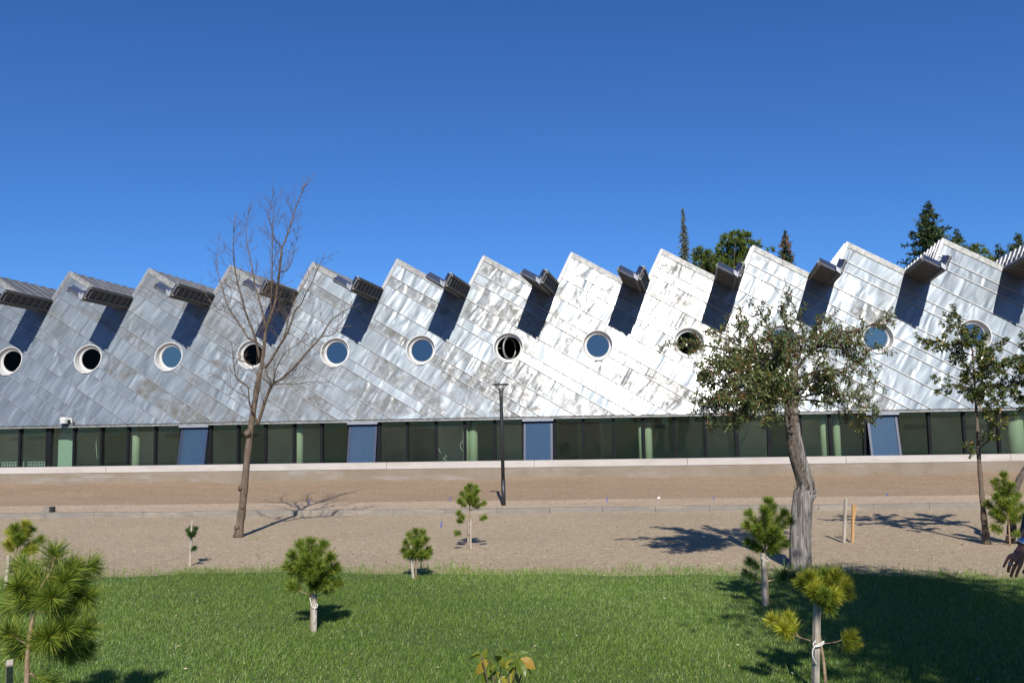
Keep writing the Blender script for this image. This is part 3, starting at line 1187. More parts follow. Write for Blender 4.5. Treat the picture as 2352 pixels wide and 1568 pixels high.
# small white floodlight at the eave
fl = bpy.data.objects.new('eave_floodlight', None)
COL.objects.link(fl); fl.parent = bl
pos = plane_at(147, 964, D0 - .12)
fl.location = pos - V((O.x, O.y, 0))
m = MB()
up = V((0, 0, 1))
m.tube([pos - up * .10, pos - up * .02, pos - up * .015, pos + up * .03, pos + up * .035, pos + up * .07, pos + up * .085], [.115, .115, .125, .125, .115, .11, .07], 18)
part(m, 'housing', M['white'], fl, False)
m = MB()
m.obox(pos + TT * .19 + up * .03, TT * .075, NHIN * .03, up * .02)
m.obox(pos + TT * .25 - up * .03, TT * .018, NHIN * .03, up * .06)
m.obox(pos + TT * .25 + NHIN * .08 - up * .07, TT * .02, NHIN * .10, up * .018)
part(m, 'bracket', M['white'], fl)
tv = None

# ------------------------------------------------------------------ parapet wall
pw = empty('low_concrete_wall', tuple(V((NHIN.x * DP, NHIN.y * DP, 0))), 'long low concrete wall with pale cap in front of the glass strip', 'wall')
m = MB()
def pbox(mb, u0, u1, z0, z1, n0, n1):
    b = NHIN * DP
    p = [b + TT * u + NHIN * n + V((0, 0, z)) for z in (z0, z1) for (u, n) in ((u0, n0), (u1, n0), (u1, n1), (u0, n1))]
    mb.box8(p)
pbox(m, -26, 24, -.3, ZCAPB, .0, .24)
part(m, 'wall_body', M['conc'], pw)
m = MB()
u = -26.
while u < 24:
    pbox(m, u, u + 3.99, ZCAPB + .001, ZCAP, -.012, .28); u += 4.0
part(m, 'wall_cap', M['cap'], pw)

# ------------------------------------------------------------------ street lamp
lb = gnd(1157, 1172)
Yl = lb.y
lp = empty('street_lamp', tuple(lb), 'slim dark street lamp with a flat round head beside the kerb', 'street lamp')
m = MB()
pl = [lb + V((0, 0, .02)), at(1155.5, 1100, Yl), at(1152.5, 975, Yl), at(1151, 912, Yl)]
m.tube([pl[0], pl[1]], [.043, .042], 14); 
m.tube([pl[1], pl[2], pl[3], at(1150.7, 897, Yl)], [.036, .034, .034, .037], 14)
part(m, 'pole', M['lamp'], lp, True)
m = MB()
m.obox(lb + V((0, 0, .012)), (.09, 0, 0), (0, .09, 0), (0, 0, .012))
for sx in (-1, 1):
    for sy in (-1, 1):
        m.tube([lb + V((.065 * sx, .065 * sy, .02)), lb + V((.065 * sx, .065 * sy, .045))], .011, 6)
part(m, 'base_plate', M['steel'], lp)
hd = at(1150.5, 883, Yl)
nk = at(1150.7, 899, Yl)
m = MB()
for k in range(4):
    a = math.pi / 4 + k * math.pi / 2 + .3
    d = V((math.cos(a), math.sin(a), 0))
    m.tube(smooth_line([nk + d * .025, nk + d * .06 + V((0, 0, .05)), hd + d * .135 - V((0, 0, .006))], 3), .008, 6)
part(m, 'head_arms', M['lamp'], lp, True)
m = MB()
m.tube([hd - V((0, 0, .012)), hd - V((0, 0, .008)), hd + V((0, 0, .01)), hd + V((0, 0, .016))], [.15, .172, .172, .15], 28)
part(m, 'lamp_head', M['lampdisc'], lp)


# ------------------------------------------------------------------ plants
def leaf(mb, p, d, nrm, L, Wd, mi=0, fold=.25):
    d = d.normalized()
    s_ = d.cross(nrm)
    if s_.length < 1e-4: return
    s_.normalize()
    nn = s_.cross(d)
    mid = p + d * L * .45
    a = mid + s_ * Wd / 2 + nn * fold * Wd
    b = mid - s_ * Wd / 2 + nn * fold * Wd
    tip = p + d * L - nn * L * .08
    mb.add([p, a, tip, b], [(0, 1, 2), (0, 2, 3)], mi)


def leaf6(mb, p, d, nrm, L, Wd, curl=.25):
    """larger curved leaf"""
    d = d.normalized(); s_ = d.cross(nrm); s_.normalize(); nn = s_.cross(d)
    vs = []
    prof = [(0, .05), (.22, .75), (.5, 1.), (.78, .7), (1., .04)]
    for t, w in prof:
        c = p + d * L * t - nn * L * curl * t * t
        vs += [c - s_ * Wd / 2 * w + nn * .18 * Wd * w, c, c + s_ * Wd / 2 * w + nn * .18 * Wd * w]
    fs = []
    for i in range(len(prof) - 1):
        a = i * 3
        fs += [(a, a + 1, a + 4, a + 3), (a + 1, a + 2, a + 5, a + 4)]
    mb.add(vs, fs)


def needles(acc, a, b, n, L, wd, spread=(25, 65), tipn=.25, droop=.0):
    """needles along a shoot a->b, appended to acc as (p0, p1, p2, side)"""
    d = (b - a); ln = d.length; d = d.normalized()
    u = d.orthogonal().normalized(); v = d.cross(u)
    for _ in range(n):
        t = rng.uniform() if rng.uniform() > tipn else 1 - .08 * rng.uniform()
        t = .12 + .88 * t
        p = a + (b - a) * t
        ph = rng.uniform(0, 2 * math.pi)
        an = rad(rng.uniform(*spread)) * (1 - .45 * max(0, t - .75) * 4 * rng.uniform())
        dd = d * math.cos(an) + (u * math.cos(ph) + v * math.sin(ph)) * math.sin(an)
        l = L * rng.uniform(.7, 1.1)
        sd2 = dd.cross(rvec()); sd2.normalize()
        m_ = p + dd * l * .55
        e = p + dd * l + V((0, 0, -droop * l))
        acc.append((p, m_, e, sd2 * wd))


def needle_mesh(acc, name, mat, root, extra=None):
    n = len(acc)
    A = np.array([[tuple(x) for x in r] for r in acc])
    l = V((0, 0, 0)); q = root
    while q is not None: l += q.location; q = q.parent
    A[:, :3] -= np.array(tuple(l))
    vs = np.stack([A[:, 0] - A[:, 3] * .6, A[:, 0] + A[:, 3] * .6, A[:, 1] + A[:, 3], A[:, 1] - A[:, 3], A[:, 2]], 1).reshape(-1, 3)
    b = np.arange(n)[:, None] * 5
    o = np_mesh(name, vs, b + np.array([[0, 1, 2, 3]]), b + np.array([[3, 2, 4]]), mat)
    o.parent = root
    return o


def stake(base, top, w, label, mat='wood', group='wooden stakes beside the young pines', twist=.3):
    base, top = V(base), V(top)
    r_ = tag(MB_stake(base, top, w, mat, twist), label, 'stake', group)
    return r_


def MB_stake(base, top, w, mat, twist):
    m = MB()
    d = (top - base).normalized()
    x = V((math.cos(twist), math.sin(twist), 0)); y = d.cross(x).normalized(); x = y.cross(d)
    L = (top - base).length
    ch = w * .22
    prof = [(w, w - ch), (w - ch, w), (-w + ch, w), (-w, w - ch), (-w, -w + ch), (-w + ch, -w), (w - ch, -w), (w, -w + ch)]
    vs = []
    ts = [-.02, .25, .5, .75, .985, 1.0]
    rr = random.Random(int(base.x * 1000))
    for k, t in enumerate(ts):
        j = V((rr.uniform(-.003, .003), rr.uniform(-.003, .003), 0))
        s = 1.0 if k < len(ts) - 1 else .86
        vs += [base + d * L * t + j + x * a * s + y * b * s for a, b in prof]
    fs = [tuple(range(8))[::-1]]
    for k in range(len(ts) - 1):
        fs += [(k * 8 + i, k * 8 + (i + 1) % 8, k * 8 + 8 + (i + 1) % 8, k * 8 + 8 + i) for i in range(8)]
    fs.append(tuple(range((len(ts) - 1) * 8, len(ts) * 8)))
    m.add(vs, fs)
    return m.build('wooden_stake', M[mat], None, False, tuple(base))


def pine(label, Y, stem, shoots, nl, nw, dens, mat='needle', r0=.012, base=None, twigs=True, mat2=None, spread=(28, 82), group='young pines planted across the lawn and dirt'):
    """stem: px polyline from the ground up; shoots: list of (x0,y0,x1,y1[,dy]) in px at depth Y"""
    P = [at(x, y, Y) for x, y in stem]
    P[0].z = min(P[0].z, 0.0) if P[0].z < .03 else P[0].z
    if P[0].z > .03:
        P.insert(0, V((P[0].x, P[0].y, 0)))
    rt = empty('young_pine', (P[0].x, P[0].y, 0), label, 'pine sapling', group)
    m = MB()
    sp = smooth_line(P, 4)
    n = len(sp)
    m.tube(sp, [r0 * (1 - .55 * i / n) for i in range(n)], 8)
    acc, acc2 = [], []
    for s in shoots:
        x0, y0, x1, y1 = s[:4]
        dep = s[4] if len(s) > 4 else random.uniform(-.06, .06)
        dep0 = s[5] if len(s) > 5 else dep * .3
        yel = s[6] if len(s) > 6 else 0
        a, b = at(x0, y0, Y + dep0), at(x1, y1, Y + dep)
        mid = a.lerp(b, .5) - V((0, 0, (b - a).length * .06))
        m.tube(smooth_line([a, mid, b], 3), [r0 * .42, r0 * .36, r0 * .3, r0 * .3, r0 * .28, r0 * .25, r0 * .2][:7], 6)
        L = (b - a).length
        bare = s[7] if len(s) > 7 else 0
        a2 = a.lerp(b, bare)
        needles(acc2 if yel else acc, a2, b, int(1.5 * dens * (L * (1 - bare) + nl * .6)), nl, nw, spread)
    part(m, 'stem', M['pine_stem'], rt, True)
    if acc: needle_mesh(acc, 'needles', M[mat], rt)
    if acc2: needle_mesh(acc2, 'yellow_needles' if mat2 != 'needle_dark' else 'dark_needles', M[mat2 or 'needle_yellow'], rt)
    return rt


def gy_(x, y): return gnd(x, y).y


# front-left large pine
YB = 5.1
pine('large bushy young pine at the front left corner of the lawn', YB,
     [(58, 1640), (62, 1560), (64, 1500), (72, 1440), (78, 1395), (95, 1350), (118, 1310), (128, 1278)],
     [(118, 1315, 124, 1272, .0, 0), (112, 1340, 165, 1305, -.10, 0), (120, 1338, 205, 1302, .08, .02), (110, 1345, 52, 1300, .10, .02), (88, 1390, 40, 1345, -.12, 0),
      (96, 1372, 150, 1335, -.16, 0), (130, 1360, 200, 1372, -.05, .0), (92, 1385, 120, 1372, -.25, 0), (84, 1405, 155, 1400, .05, 0), (128, 1330, 175, 1340, .14, .05),
      (100, 1365, 70, 1322, .2, .05), (100, 1385, 60, 1372, .1, 0), (95, 1380, 25, 1390, .16, 0),
      (72, 1478, 150, 1442, -.18, 0, 0, .2), (150, 1480, 198, 1442, -.06, -.06), (68, 1478, 190, 1490, .08, .0, 0, .3), (72, 1480, 115, 1462, -.22, 0), (66, 1480, 22, 1452, -.05, 0, 0, .2), (66, 1478, 40, 1490, .12, 0), (70, 1545, 115, 1575, .1, 0), (100, 1480, 160, 1500, .15, .05)],
     .125, .0013, 1500, 'needle', .017, spread=(28, 85))
stake(gnd(18, 1690), at(22, 1520, YB - .45), .017, 'square weathered stake with split top in the front left corner', 'wood', twist=.5)
# sapling behind it
YA = gy_(30, 1345)
pine('small yellow-green pine by the left edge of the lawn', YA, [(14, 1345), (24, 1310), (34, 1275), (42, 1255)],
     [(38, 1262, 58, 1205, 0, 0, 1), (40, 1258, 25, 1222, .05, 0, 1), (40, 1258, 45, 1235, -.1, 0, 0), (36, 1270, 92, 1240, .05, 0, 0, .25), (36, 1272, 75, 1262, -.05, 0, 1, .2), (36, 1268, 18, 1250, -.05, 0, 1), (45, 1245, 70, 1218, .08, 0, 0), (42, 1250, 35, 1212, -.06, 0, 0)],
     .10, .0015, 1700, 'needle', .010)
stake(gnd(12, 1352), at(20, 1275, YA - .05), .017, 'thin pale stake behind the large front left pine')
# tiny sapling
YC = gy_(436, 1300)
pine('tiny dark pine tied to a white-topped stake on the dirt', YC, [(432, 1300), (438, 1275), (441, 1250), (441, 1232)],
     [(441, 1236, 440, 1212, 0, 0), (441, 1236, 432, 1218, .05, 0), (441, 1236, 450, 1214, -.05, 0), (441, 1230, 436, 1225, -.08, 0), (440, 1262, 447, 1258, -.05, 0)],
     .055, .0016, 1500, 'needle_dark', .008)
stake(gnd(436, 1300), at(441, 1194, YC - .03), .012, 'thin white-topped stake holding the tiny dark pine')
# round pine centre left
YD = gy_(720, 1450)
pine('round-headed green pine tied to a stake in the middle of the lawn', YD, [(716, 1450), (716, 1400), (714, 1340), (712, 1300), (713, 1262)],
     [(713, 1300, 714, 1246, 0, 0), (713, 1305, 690, 1252, .08, 0), (713, 1305, 742, 1252, .05, 0), (714, 1322, 672, 1275, -.1, 0), (714, 1322, 758, 1280, -.08, 0), (714, 1330, 676, 1312, .08, 0), (714, 1330, 752, 1315, .1, 0), (714, 1325, 705, 1285, -.22, 0), (714, 1332, 735, 1300, -.2, 0), (714, 1330, 690, 1300, -.18, 0), (714, 1318, 725, 1268, .18, 0), (714, 1318, 700, 1272, .2, 0), (714, 1335, 715, 1318, -.25, 0), (714, 1338, 745, 1340, -.12, 0),(714, 1325, 770, 1305, .0, 0), (714, 1325, 662, 1300, .05, 0), (714,1330,722,1345,-.1,0),
      (714, 1366, 672, 1345, -.03, 0, 0, .45), (718, 1372, 775, 1340, .05, 0, 0, .3), (720, 1368, 755, 1335, .12, 0, 0, .3)],
     .088, .0014, 2000, 'needle', .015)
stake(gnd(721, 1452), at(722, 1342, YD - .03), .022, 'thick weathered stake with white string under the round-headed pine')
def rope(name, pts, Y, label, r_=.004):
    m = MB(); m.tube(smooth_line([at(x, y, Y) for x, y in pts], 4), r_, 6)
    l = at(*pts[0], Y)
    tag(m.build(name, M['rope'], None, True, tuple(l)), label, 'rope')
rope('rope', [(712, 1372), (716, 1390), (722, 1396), (729, 1392), (728, 1386), (724, 1394), (722, 1410), (724, 1418), (722, 1430)], YD - .065, 'white string knotted round the thick stake of the round-headed pine')
# small pine mid
YE = gy_(951, 1329)
pine('small bushy pine with pale stake at the far edge of the lawn', YE, [(956, 1329), (955, 1300), (955, 1275), (957, 1248)],
     [(957, 1255, 955, 1220, 0, 0), (957, 1258, 970, 1222, .05, 0), (957, 1262, 940, 1228, .06, 0), (956, 1265, 978, 1238, -.05, 0), (956, 1270, 932, 1246, -.05, 0), (956, 1278, 984, 1262, .05, 0), (956, 1282, 928, 1264, .02, 0), (956, 1285, 980, 1276, -.05, 0), (956, 1285, 934, 1276, .05, 0), (956, 1270, 960, 1245, -.12, 0), (956, 1280, 968, 1270, -.12, 0), (956, 1282, 945, 1268, -.1, 0), (958, 1290, 985, 1270, .1, 0, 0, .4)],
     .075, .0016, 1500, 'needle', .010, mat2='needle_yellow')
stake(gnd(949, 1330), at(943, 1252, YE - .03), .015, 'leaning pale stake tied to the small bushy pine at the lawn edge')
# pine on dirt
YF = gy_(1078, 1261)
pine('slender pine with separate tufts standing on the dirt near the lamp', YF, [(1079, 1261), (1079, 1220), (1078, 1180), (1080, 1150)],
     [(1080, 1160, 1080, 1116, 0, 0), (1080, 1160, 1062, 1134, .08, 0), (1080, 1160, 1096, 1128, -.05, 0), (1080, 1156, 1072, 1122, .1, 0), (1080, 1156, 1092, 1120, .1, 0), (1080, 1172, 1056, 1150, -.1, 0, 0, .3), (1080, 1172, 1110, 1155, .05, 0, 0, .25), (1080, 1172, 1095, 1148, -.12, 0, 0, .2), (1080, 1162, 1078, 1140, -.15, 0),
      (1074, 1202, 1054, 1178, -.05, 0, 0, .25), (1074, 1204, 1056, 1196, .05, 0, 0, .5), (1080, 1206, 1112, 1188, .0, 0, 0, .6), (1078, 1226, 1050, 1224, -.1, 0, 0, .6)],
     .075, .0017, 1500, 'needle', .012)
stake(gnd(1075, 1259), at(1076, 1200, YF - .03), .014, 'short pale stake at the foot of the slender pine on the dirt')
stake(gnd(1081, 1261), at(1081, 1192, YF - .04), .011, 'thin pale stake just right of the slender pine stem')
# pine in front of the old apple trunk
YG = gy_(1758, 1392)
pine('dark green pine in front of the old split trunk', YG, [(1763, 1392), (1762, 1340), (1757, 1270), (1758, 1210)],
     [(1758, 1225, 1764, 1152, 0, 0), (1758, 1228, 1722, 1180, .08, 0), (1758, 1228, 1800, 1178, -.05, 0), (1757, 1240, 1716, 1206, -.08, 0), (1757, 1240, 1812, 1196, .08, 0), (1758, 1225, 1755, 1172, -.15, 0), (1758, 1215, 1774, 1165, .12, 0), (1757, 1255, 1790, 1232, -.08, 0), (1757, 1262, 1802, 1248, .08, 0), (1757, 1262, 1720, 1245, .06, 0), (1757, 1250, 1740, 1215, -.16, 0), (1757, 1250, 1775, 1220, -.18, 0), (1757, 1265, 1780, 1262, -.1, 0), (1757, 1268, 1735, 1255, .1, 0),
      (1759, 1312, 1722, 1290, -.1, 0, 1, .3), (1760, 1345, 1715, 1318, .0, 0, 1, .4), (1762, 1335, 1800, 1318, .05, 0, 1, .3), (1762, 1332, 1818, 1322, .12, 0, 1, .5)],
     .085, .0014, 1700, 'needle', .014, mat2='needle_dark')
stake(gnd(1757, 1394), at(1753, 1270, YG - .035), .02, 'grey stake under the dark green pine before the old trunk')
rope('rope', [(1748, 1278), (1754, 1286), (1762, 1288), (1766, 1282), (1758, 1276)], YG - .06, 'thin wire looped round the grey stake under the dark green pine', .003)
# yellow pine front right
YI = 5.75
pine('yellow-tipped pine with long bare stem at the front right in dappled shade', YI, [(1903, 1640), (1896, 1566), (1892, 1520), (1884, 1470), (1880, 1430), (1884, 1390), (1888, 1350)],
     [(1886, 1375, 1860, 1325, -.06, 0, 1), (1886, 1375, 1842, 1338, .05, 0, 1), (1887, 1370, 1895, 1318, .0, 0, 0), (1887, 1370, 1920, 1322, -.05, 0, 1), (1887, 1378, 1940, 1340, .06, 0, 1), (1887, 1380, 1915, 1362, -.12, 0, 1), (1887, 1385, 1870, 1355, -.14, 0, 1), (1886, 1385, 1892, 1365, -.2, 0, 0), (1886, 1372, 1880, 1325, .12, 0, 0), (1887, 1378, 1945, 1362, .1, 0, 1), (1886, 1392, 1905, 1395, -.05, 0, 0),
      (1878, 1476, 1775, 1425, -.05, 0, 1, .62), (1838, 1466, 1812, 1420, .02, -.02, 1, .2), (1826, 1462, 1800, 1445, -.1, -.02, 1, .1), (1884, 1478, 1955, 1460, -.02, 0, 1, .62), (1935, 1482, 1962, 1480, .05, -.02, 1)],
     .078, .0013, 1900, 'needle', .012, mat2='needle_yellow')
stake(at(1872, 1600, YI - .05), at(1878, 1372, YI - .05), .019, 'tall grey stake beside the bare stem of the yellow-tipped pine')
rope('rope', [(1874, 1470), (1868, 1478), (1872, 1484), (1888, 1480), (1892, 1472), (1886, 1476), (1870, 1486), (1866, 1500), (1870, 1515), (1876, 1524)], YI - .09, 'white cord tying the yellow-tipped pine to its tall stake')
# right edge pine
YJ = gy_(2318, 1252)
pine('tall feathery pine near the right edge between two leafy trees', YJ, [(2320, 1252), (2318, 1220), (2316, 1180), (2312, 1140)],
     [(2310, 1150, 2306, 1092, 0, 0), (2310, 1155, 2286, 1108, .1, 0), (2310, 1150, 2322, 1115, -.1, 0), (2312, 1175, 2288, 1142, -.1, 0), (2312, 1175, 2336, 1140, .1, 0), (2314, 1190, 2270, 1158, .05, 0, 0, .2), (2314, 1190, 2345, 1165, .0, 0), (2314, 1195, 2290, 1175, -.12, 0), (2314, 1200, 2350, 1185, -.1, 0), (2314, 1180, 2312, 1155, -.2, 0), (2318, 1230, 2285, 1212, -.05, 0, 0, .4), (2318, 1235, 2350, 1220, .05, 0, 0, .2), (2314, 1205, 2282, 1180, .1, 0)],
     .10, .002, 1300, 'needle', .013)
# loose stakes at right
ps = gnd(1938, 1246)
stake(ps, at(1943, 1144, ps.y), .019, 'taller grey stake of the pair standing on the dirt at right', group='pair of loose stakes on the dirt')
ps = gnd(1958, 1245)
stake(ps, at(1960, 1158, ps.y), .017, 'orange raw-wood stake of the pair standing on the dirt at right', 'wood_new', group='pair of loose stakes on the dirt')
ps = gnd(1955, 1244)
stake(ps, at(1966, 1158, ps.y + .1), .008, 'thin brown stick crossing behind the orange stake', 'wood_new', group='pair of loose stakes on the dirt')
# blue pegs and scraps
for (x, y, h, lean, z, lab) in [(1012, 1208, 12, 3, 0, 'leaning blue peg on the dirt beside the slender pine'), (1034, 1149, 9, 0, .12, 'pale blue peg on the bank left of the lamp'), (711, 1153, 6, 0, .12, 'tiny blue peg on the bank behind the bare tree'), (1393, 1149, 8, 2, .12, 'bright blue peg on the bank right of the lamp'), (1640, 1144, 5, 0, .12, 'tiny blue peg on the bank left of the old apple tree'), (2038, 1138, 6, 0, .12, 'blue peg on the bank behind the loose stakes')]:
    q = gnd(x, y, z + .02)
    if z: q.z = ZKERB + .02
    t_ = at(x + lean, y - h, q.y)
    m = MB(); m.tube([q - V((0, 0, .03)), q.lerp(t_, .9), t_], [.008, .009, .006], 8)
    tag(m.build('marker_peg', M['bluepeg'], None, False, tuple(q)), lab, 'peg', 'blue marker pegs')
q = gnd(1513, 1146, ZKERB + .03); q.z = ZKERB + .04
m = MB(); 
for k in range(9):
    a = k * .7
    m.add([q + V((math.cos(a) * .03, math.sin(a) * .02, .0)), q + V((math.cos(a + .8) * .035, math.sin(a + .8) * .02, .01)), q + V((math.cos(a + .4) * .01, math.sin(a) * .01, .045))], [(0, 1, 2)])
tag(m.build('paper_scrap', M['paper'], None, False, tuple(q)), 'crumpled white paper scrap on the bank by the path', 'litter')
# upright kerb block at left
q = gnd(112, 1186)
m = MB()
dxx = V((1, KM, 0)).normalized(); dyy = V((-dxx.y, dxx.x, 0))
def bev(mb, c, hx, hy, hz, b=.008):
    bm = bmesh.new()
    bmesh.ops.create_cube(bm, size=1)
    for v in bm.verts: v.co = c + dxx * (v.co.x * 2 * hx) + dyy * (v.co.y * 2 * hy) + V((0, 0, v.co.z * 2 * hz))
    bmesh.ops.bevel(bm, geom=bm.edges[:], offset=b, segments=2, affect='EDGES')
    vs = [v.co.copy() for v in bm.verts]; bm.verts.index_update()
    mb.add(vs, [tuple(v.index for v in f.verts) for f in bm.faces]); bm.free()
rt = empty('marker_block', tuple(q), 'short upright concrete block with a dark right side before the kerb', 'concrete block')
m1 = MB(); bev(m1, q + V((-.035, 0, .095)), .07, .05, .10); part(m1, 'block', M['kerb'], rt)
m1 = MB(); bev(m1, q + V((.07, .01, .09)), .026, .06, .105); o_ = part(m1, 'dark_side', M['lamp'], rt)  # the block's dark right side, put in as a separate dark piece

# ------------------------------------------------------------------ bare tree
def limb(pxs, Y, deps):
    """px polyline with a depth offset per point (interpolated from a short list)"""
    n = len(pxs)
    dd = np.interp(np.linspace(0, 1, n), np.linspace(0, 1, len(deps)), deps)
    return [at(x, y, Y + d) for (x, y), d in zip(pxs, dd)]


def twigs(mb, line, r_of, every, length, lvl, rnd, updir=.35, mi=0, t0=.15, sides=5, tips=None):
    """side twigs off a limb, recursively"""
    pts = smooth_line(line, 3)
    L = [0]
    for a, b in zip(pts, pts[1:]): L.append(L[-1] + (b - a).length)
    tot = L[-1]
    if tot < .02: return
    s = tot * t0 + rnd.uniform(0, every)
    while s < tot:
        i = max(j for j in range(len(L)) if L[j] <= s)
        i = min(i, len(pts) - 2)
        f = (s - L[i]) / max(1e-6, L[i + 1] - L[i])
        p = pts[i].lerp(pts[i + 1], f)
        d = (pts[i + 1] - pts[i]).normalized()
        o = V((rnd.gauss(0, 1), rnd.gauss(0, 1), rnd.gauss(0, 1)))
        o = (o - d * o.dot(d)).normalized()
        an = rad(rnd.uniform(30, 65))
        dd = (d * math.cos(an) + o * math.sin(an))
        dd = (dd + V((0, 0, updir * rnd.uniform(.2, 1)))).normalized()
        l = length * rnd.uniform(.45, 1.15) * (1 - .56 * s / tot)
        q = [p]
        cur = dd
        for k in range(4):
            q.append(q[-1] + cur * l / 4)
            cur = (cur + V((rnd.gauss(0, .22), rnd.gauss(0, .22), rnd.gauss(0, .16) + .08 * updir))).normalized()
        r = max(.0016, r_of * rnd.uniform(.7, 1.1))
        mb.tube(q, [r, r * .85, r * .7, r * .55, r * .35], sides, mi, False)
        if tips is not None: tips.append(q)
        if lvl > 0:
            twigs(mb, q, max(.0014, r * .55), every * .55, l * .5, lvl - 1, rnd, updir, mi, .1, 4, tips)
        s += every * rnd.uniform(.5, 1.5)


c5 = lambda x, y: ((540 + x / 2.528) / 1.2054, (480 + y / 2.528) / 1.2054)
YT = gy_(548, 1233)
bt = empty('bare_tree', tuple(gnd(548, 1233)), 'tall leafless tree with fine upright twigs on the dirt left of centre', 'bare tree')
m = MB()
sc_px = YT / F
trunk = smooth_line(limb([(547, 1234), (551, 1205), (556, 1170), (561, 1120), (567, 1060), (574, 1000), (580, 955), (588, 905), (598, 850)], YT, [0, 0, .05]), 4)
n = len(trunk)
rt_ = []
for i in range(n):
    t = i / (n - 1)
    rt_.append((11.5 - 2.0 * min(1, t / .12) - 3.6 * t + .5 * math.sin(t * 37) + .3 * math.sin(t * 71)) * sc_px)
m.tube(trunk, rt_, 14)
for (x, y, r_) in ((554, 1120, 6), (558, 1165, 5), (546, 1210, 7), (570, 995, 9)):
    p = at(x, y, YT - .05)
    m.tube([p + V((-.03, .03, -.04)), p + V((-.012, -.01, 0)), p + V((0, .02, .05))], [r_ * sc_px * .6, r_ * sc_px, r_ * sc_px * .5], 8)
part(m, 'trunk', M['bark_brown'], bt, True)
rnd = random.Random(21)
limbs = [
    ([(463, 1372), (470, 1320), (485, 1200), (495, 1100), (530, 1000), (560, 900), (580, 780), (590, 690), (605, 560), (610, 520), (650, 420), (700, 260), (745, 140), (768, 70)], [.05, .1, .2], 6.6, 1.2),
    ([(530, 1000), (532, 900), (538, 760), (540, 560), (544, 360), (556, 250), (570, 170)], [.1, -.2, -.3], 3.0, .9),
    ([(610, 520), (575, 480), (545, 420), (522, 300), (545, 150), (555, 110)], [.2, .0, -.1], 2.2, .8),
    ([(495, 1090), (480, 1000), (450, 890), (420, 780), (400, 660), (375, 540), (360, 470), (362, 340), (385, 240)], [.1, .4, .6], 3.6, .9),
    ([(450, 1300), (430, 1180), (400, 1090), (350, 960), (330, 880), (300, 770), (275, 640), (268, 560), (270, 450), (285, 300)], [.05, -.3, -.6], 4.4, .9),
    ([(430, 1175), (370, 1150), (330, 1080), (270, 1000), (220, 900), (185, 780), (160, 680), (155, 560), (165, 440)], [0, .4, .8], 3.4, .8),
    ([(270, 1000), (200, 960), (140, 930), (60, 830), (30, 800)], [.2, .3, .4], 2.0, .7),
    ([(490, 1360), (530, 1310), (575, 1230), (620, 1160), (660, 1080), (700, 960), (740, 920), (770, 850), (820, 760), (870, 640), (910, 560)], [0, -.3, -.7], 4.6, .9),
    ([(620, 1160), (640, 1080), (660, 1000), (700, 880), (760, 790), (800, 700)], [-.1, .2, .4], 2.6, .8),
    ([(590, 690), (640, 680), (670, 620), (690, 560), (720, 410)], [.15, .3, .5], 2.2, .8),
    ([(475, 1568 - 140), (540, 1478), (560, 1390), (590, 1320), (640, 1240), (720, 1200), (770, 1120)], [-.05, -.4, -.8], 2.8, .9),
    ([(436, 1760), (470, 1660), (500, 1568), (540, 1480), (600, 1440), (680, 1370), (760, 1280), (840, 1190), (890, 1130), (950, 1030), (1020, 980), (1100, 930)], [0, -.3, -.6], 6.2, 1.0),
    ([(880, 1140), (960, 1130), (1020, 1080), (1100, 1060)], [-.45, -.5, -.5], 2.2, .7),
    ([(560, 1480), (620, 1470), (700, 1475), (790, 1460), (880, 1455), (980, 1465)], [-.3, -.2, -.1], 2.2, .8),
    ([(540, 1480), (510, 1420), (490, 1360), (480, 1350)], [-.3, -.2, 0], 2.6, .5),
    ([(432, 1755), (420, 1690), (390, 1640), (376, 1560), (368, 1490), (300, 1440), (280, 1400), (270, 1330), (262, 1250), (255, 1180)], [0, -.3, -.7], 3.4, .8),
    ([(376, 1570), (300, 1530), (240, 1490), (190, 1440), (120, 1400), (110, 1370)], [-.3, .0, .3], 2.0, .7),
    ([(440, 1470), (430, 1400), (410, 1360), (380, 1330), (300, 1300), (220, 1270), (160, 1220)], [0, .3, .6], 2.0, .7),
]
lm, tw = MB(), MB()
for pxs, deps, r0, lt in limbs:
    ln = smooth_line(limb([c5(*p) for p in pxs], YT, deps), 3)
    k = len(ln)
    lm.tube(ln, [max(.0026, r0 * .70 * sc_px * (1 - .84 * i / (k - 1))) for i in range(k)], 7)
    twigs(tw, ln, .0036, .085, .60 * lt, 2, rnd, .6, 0, .12)
part(lm, 'limbs', M['bark_brown'], bt, True)
part(tw, 'twigs', M['twig'], bt, True)


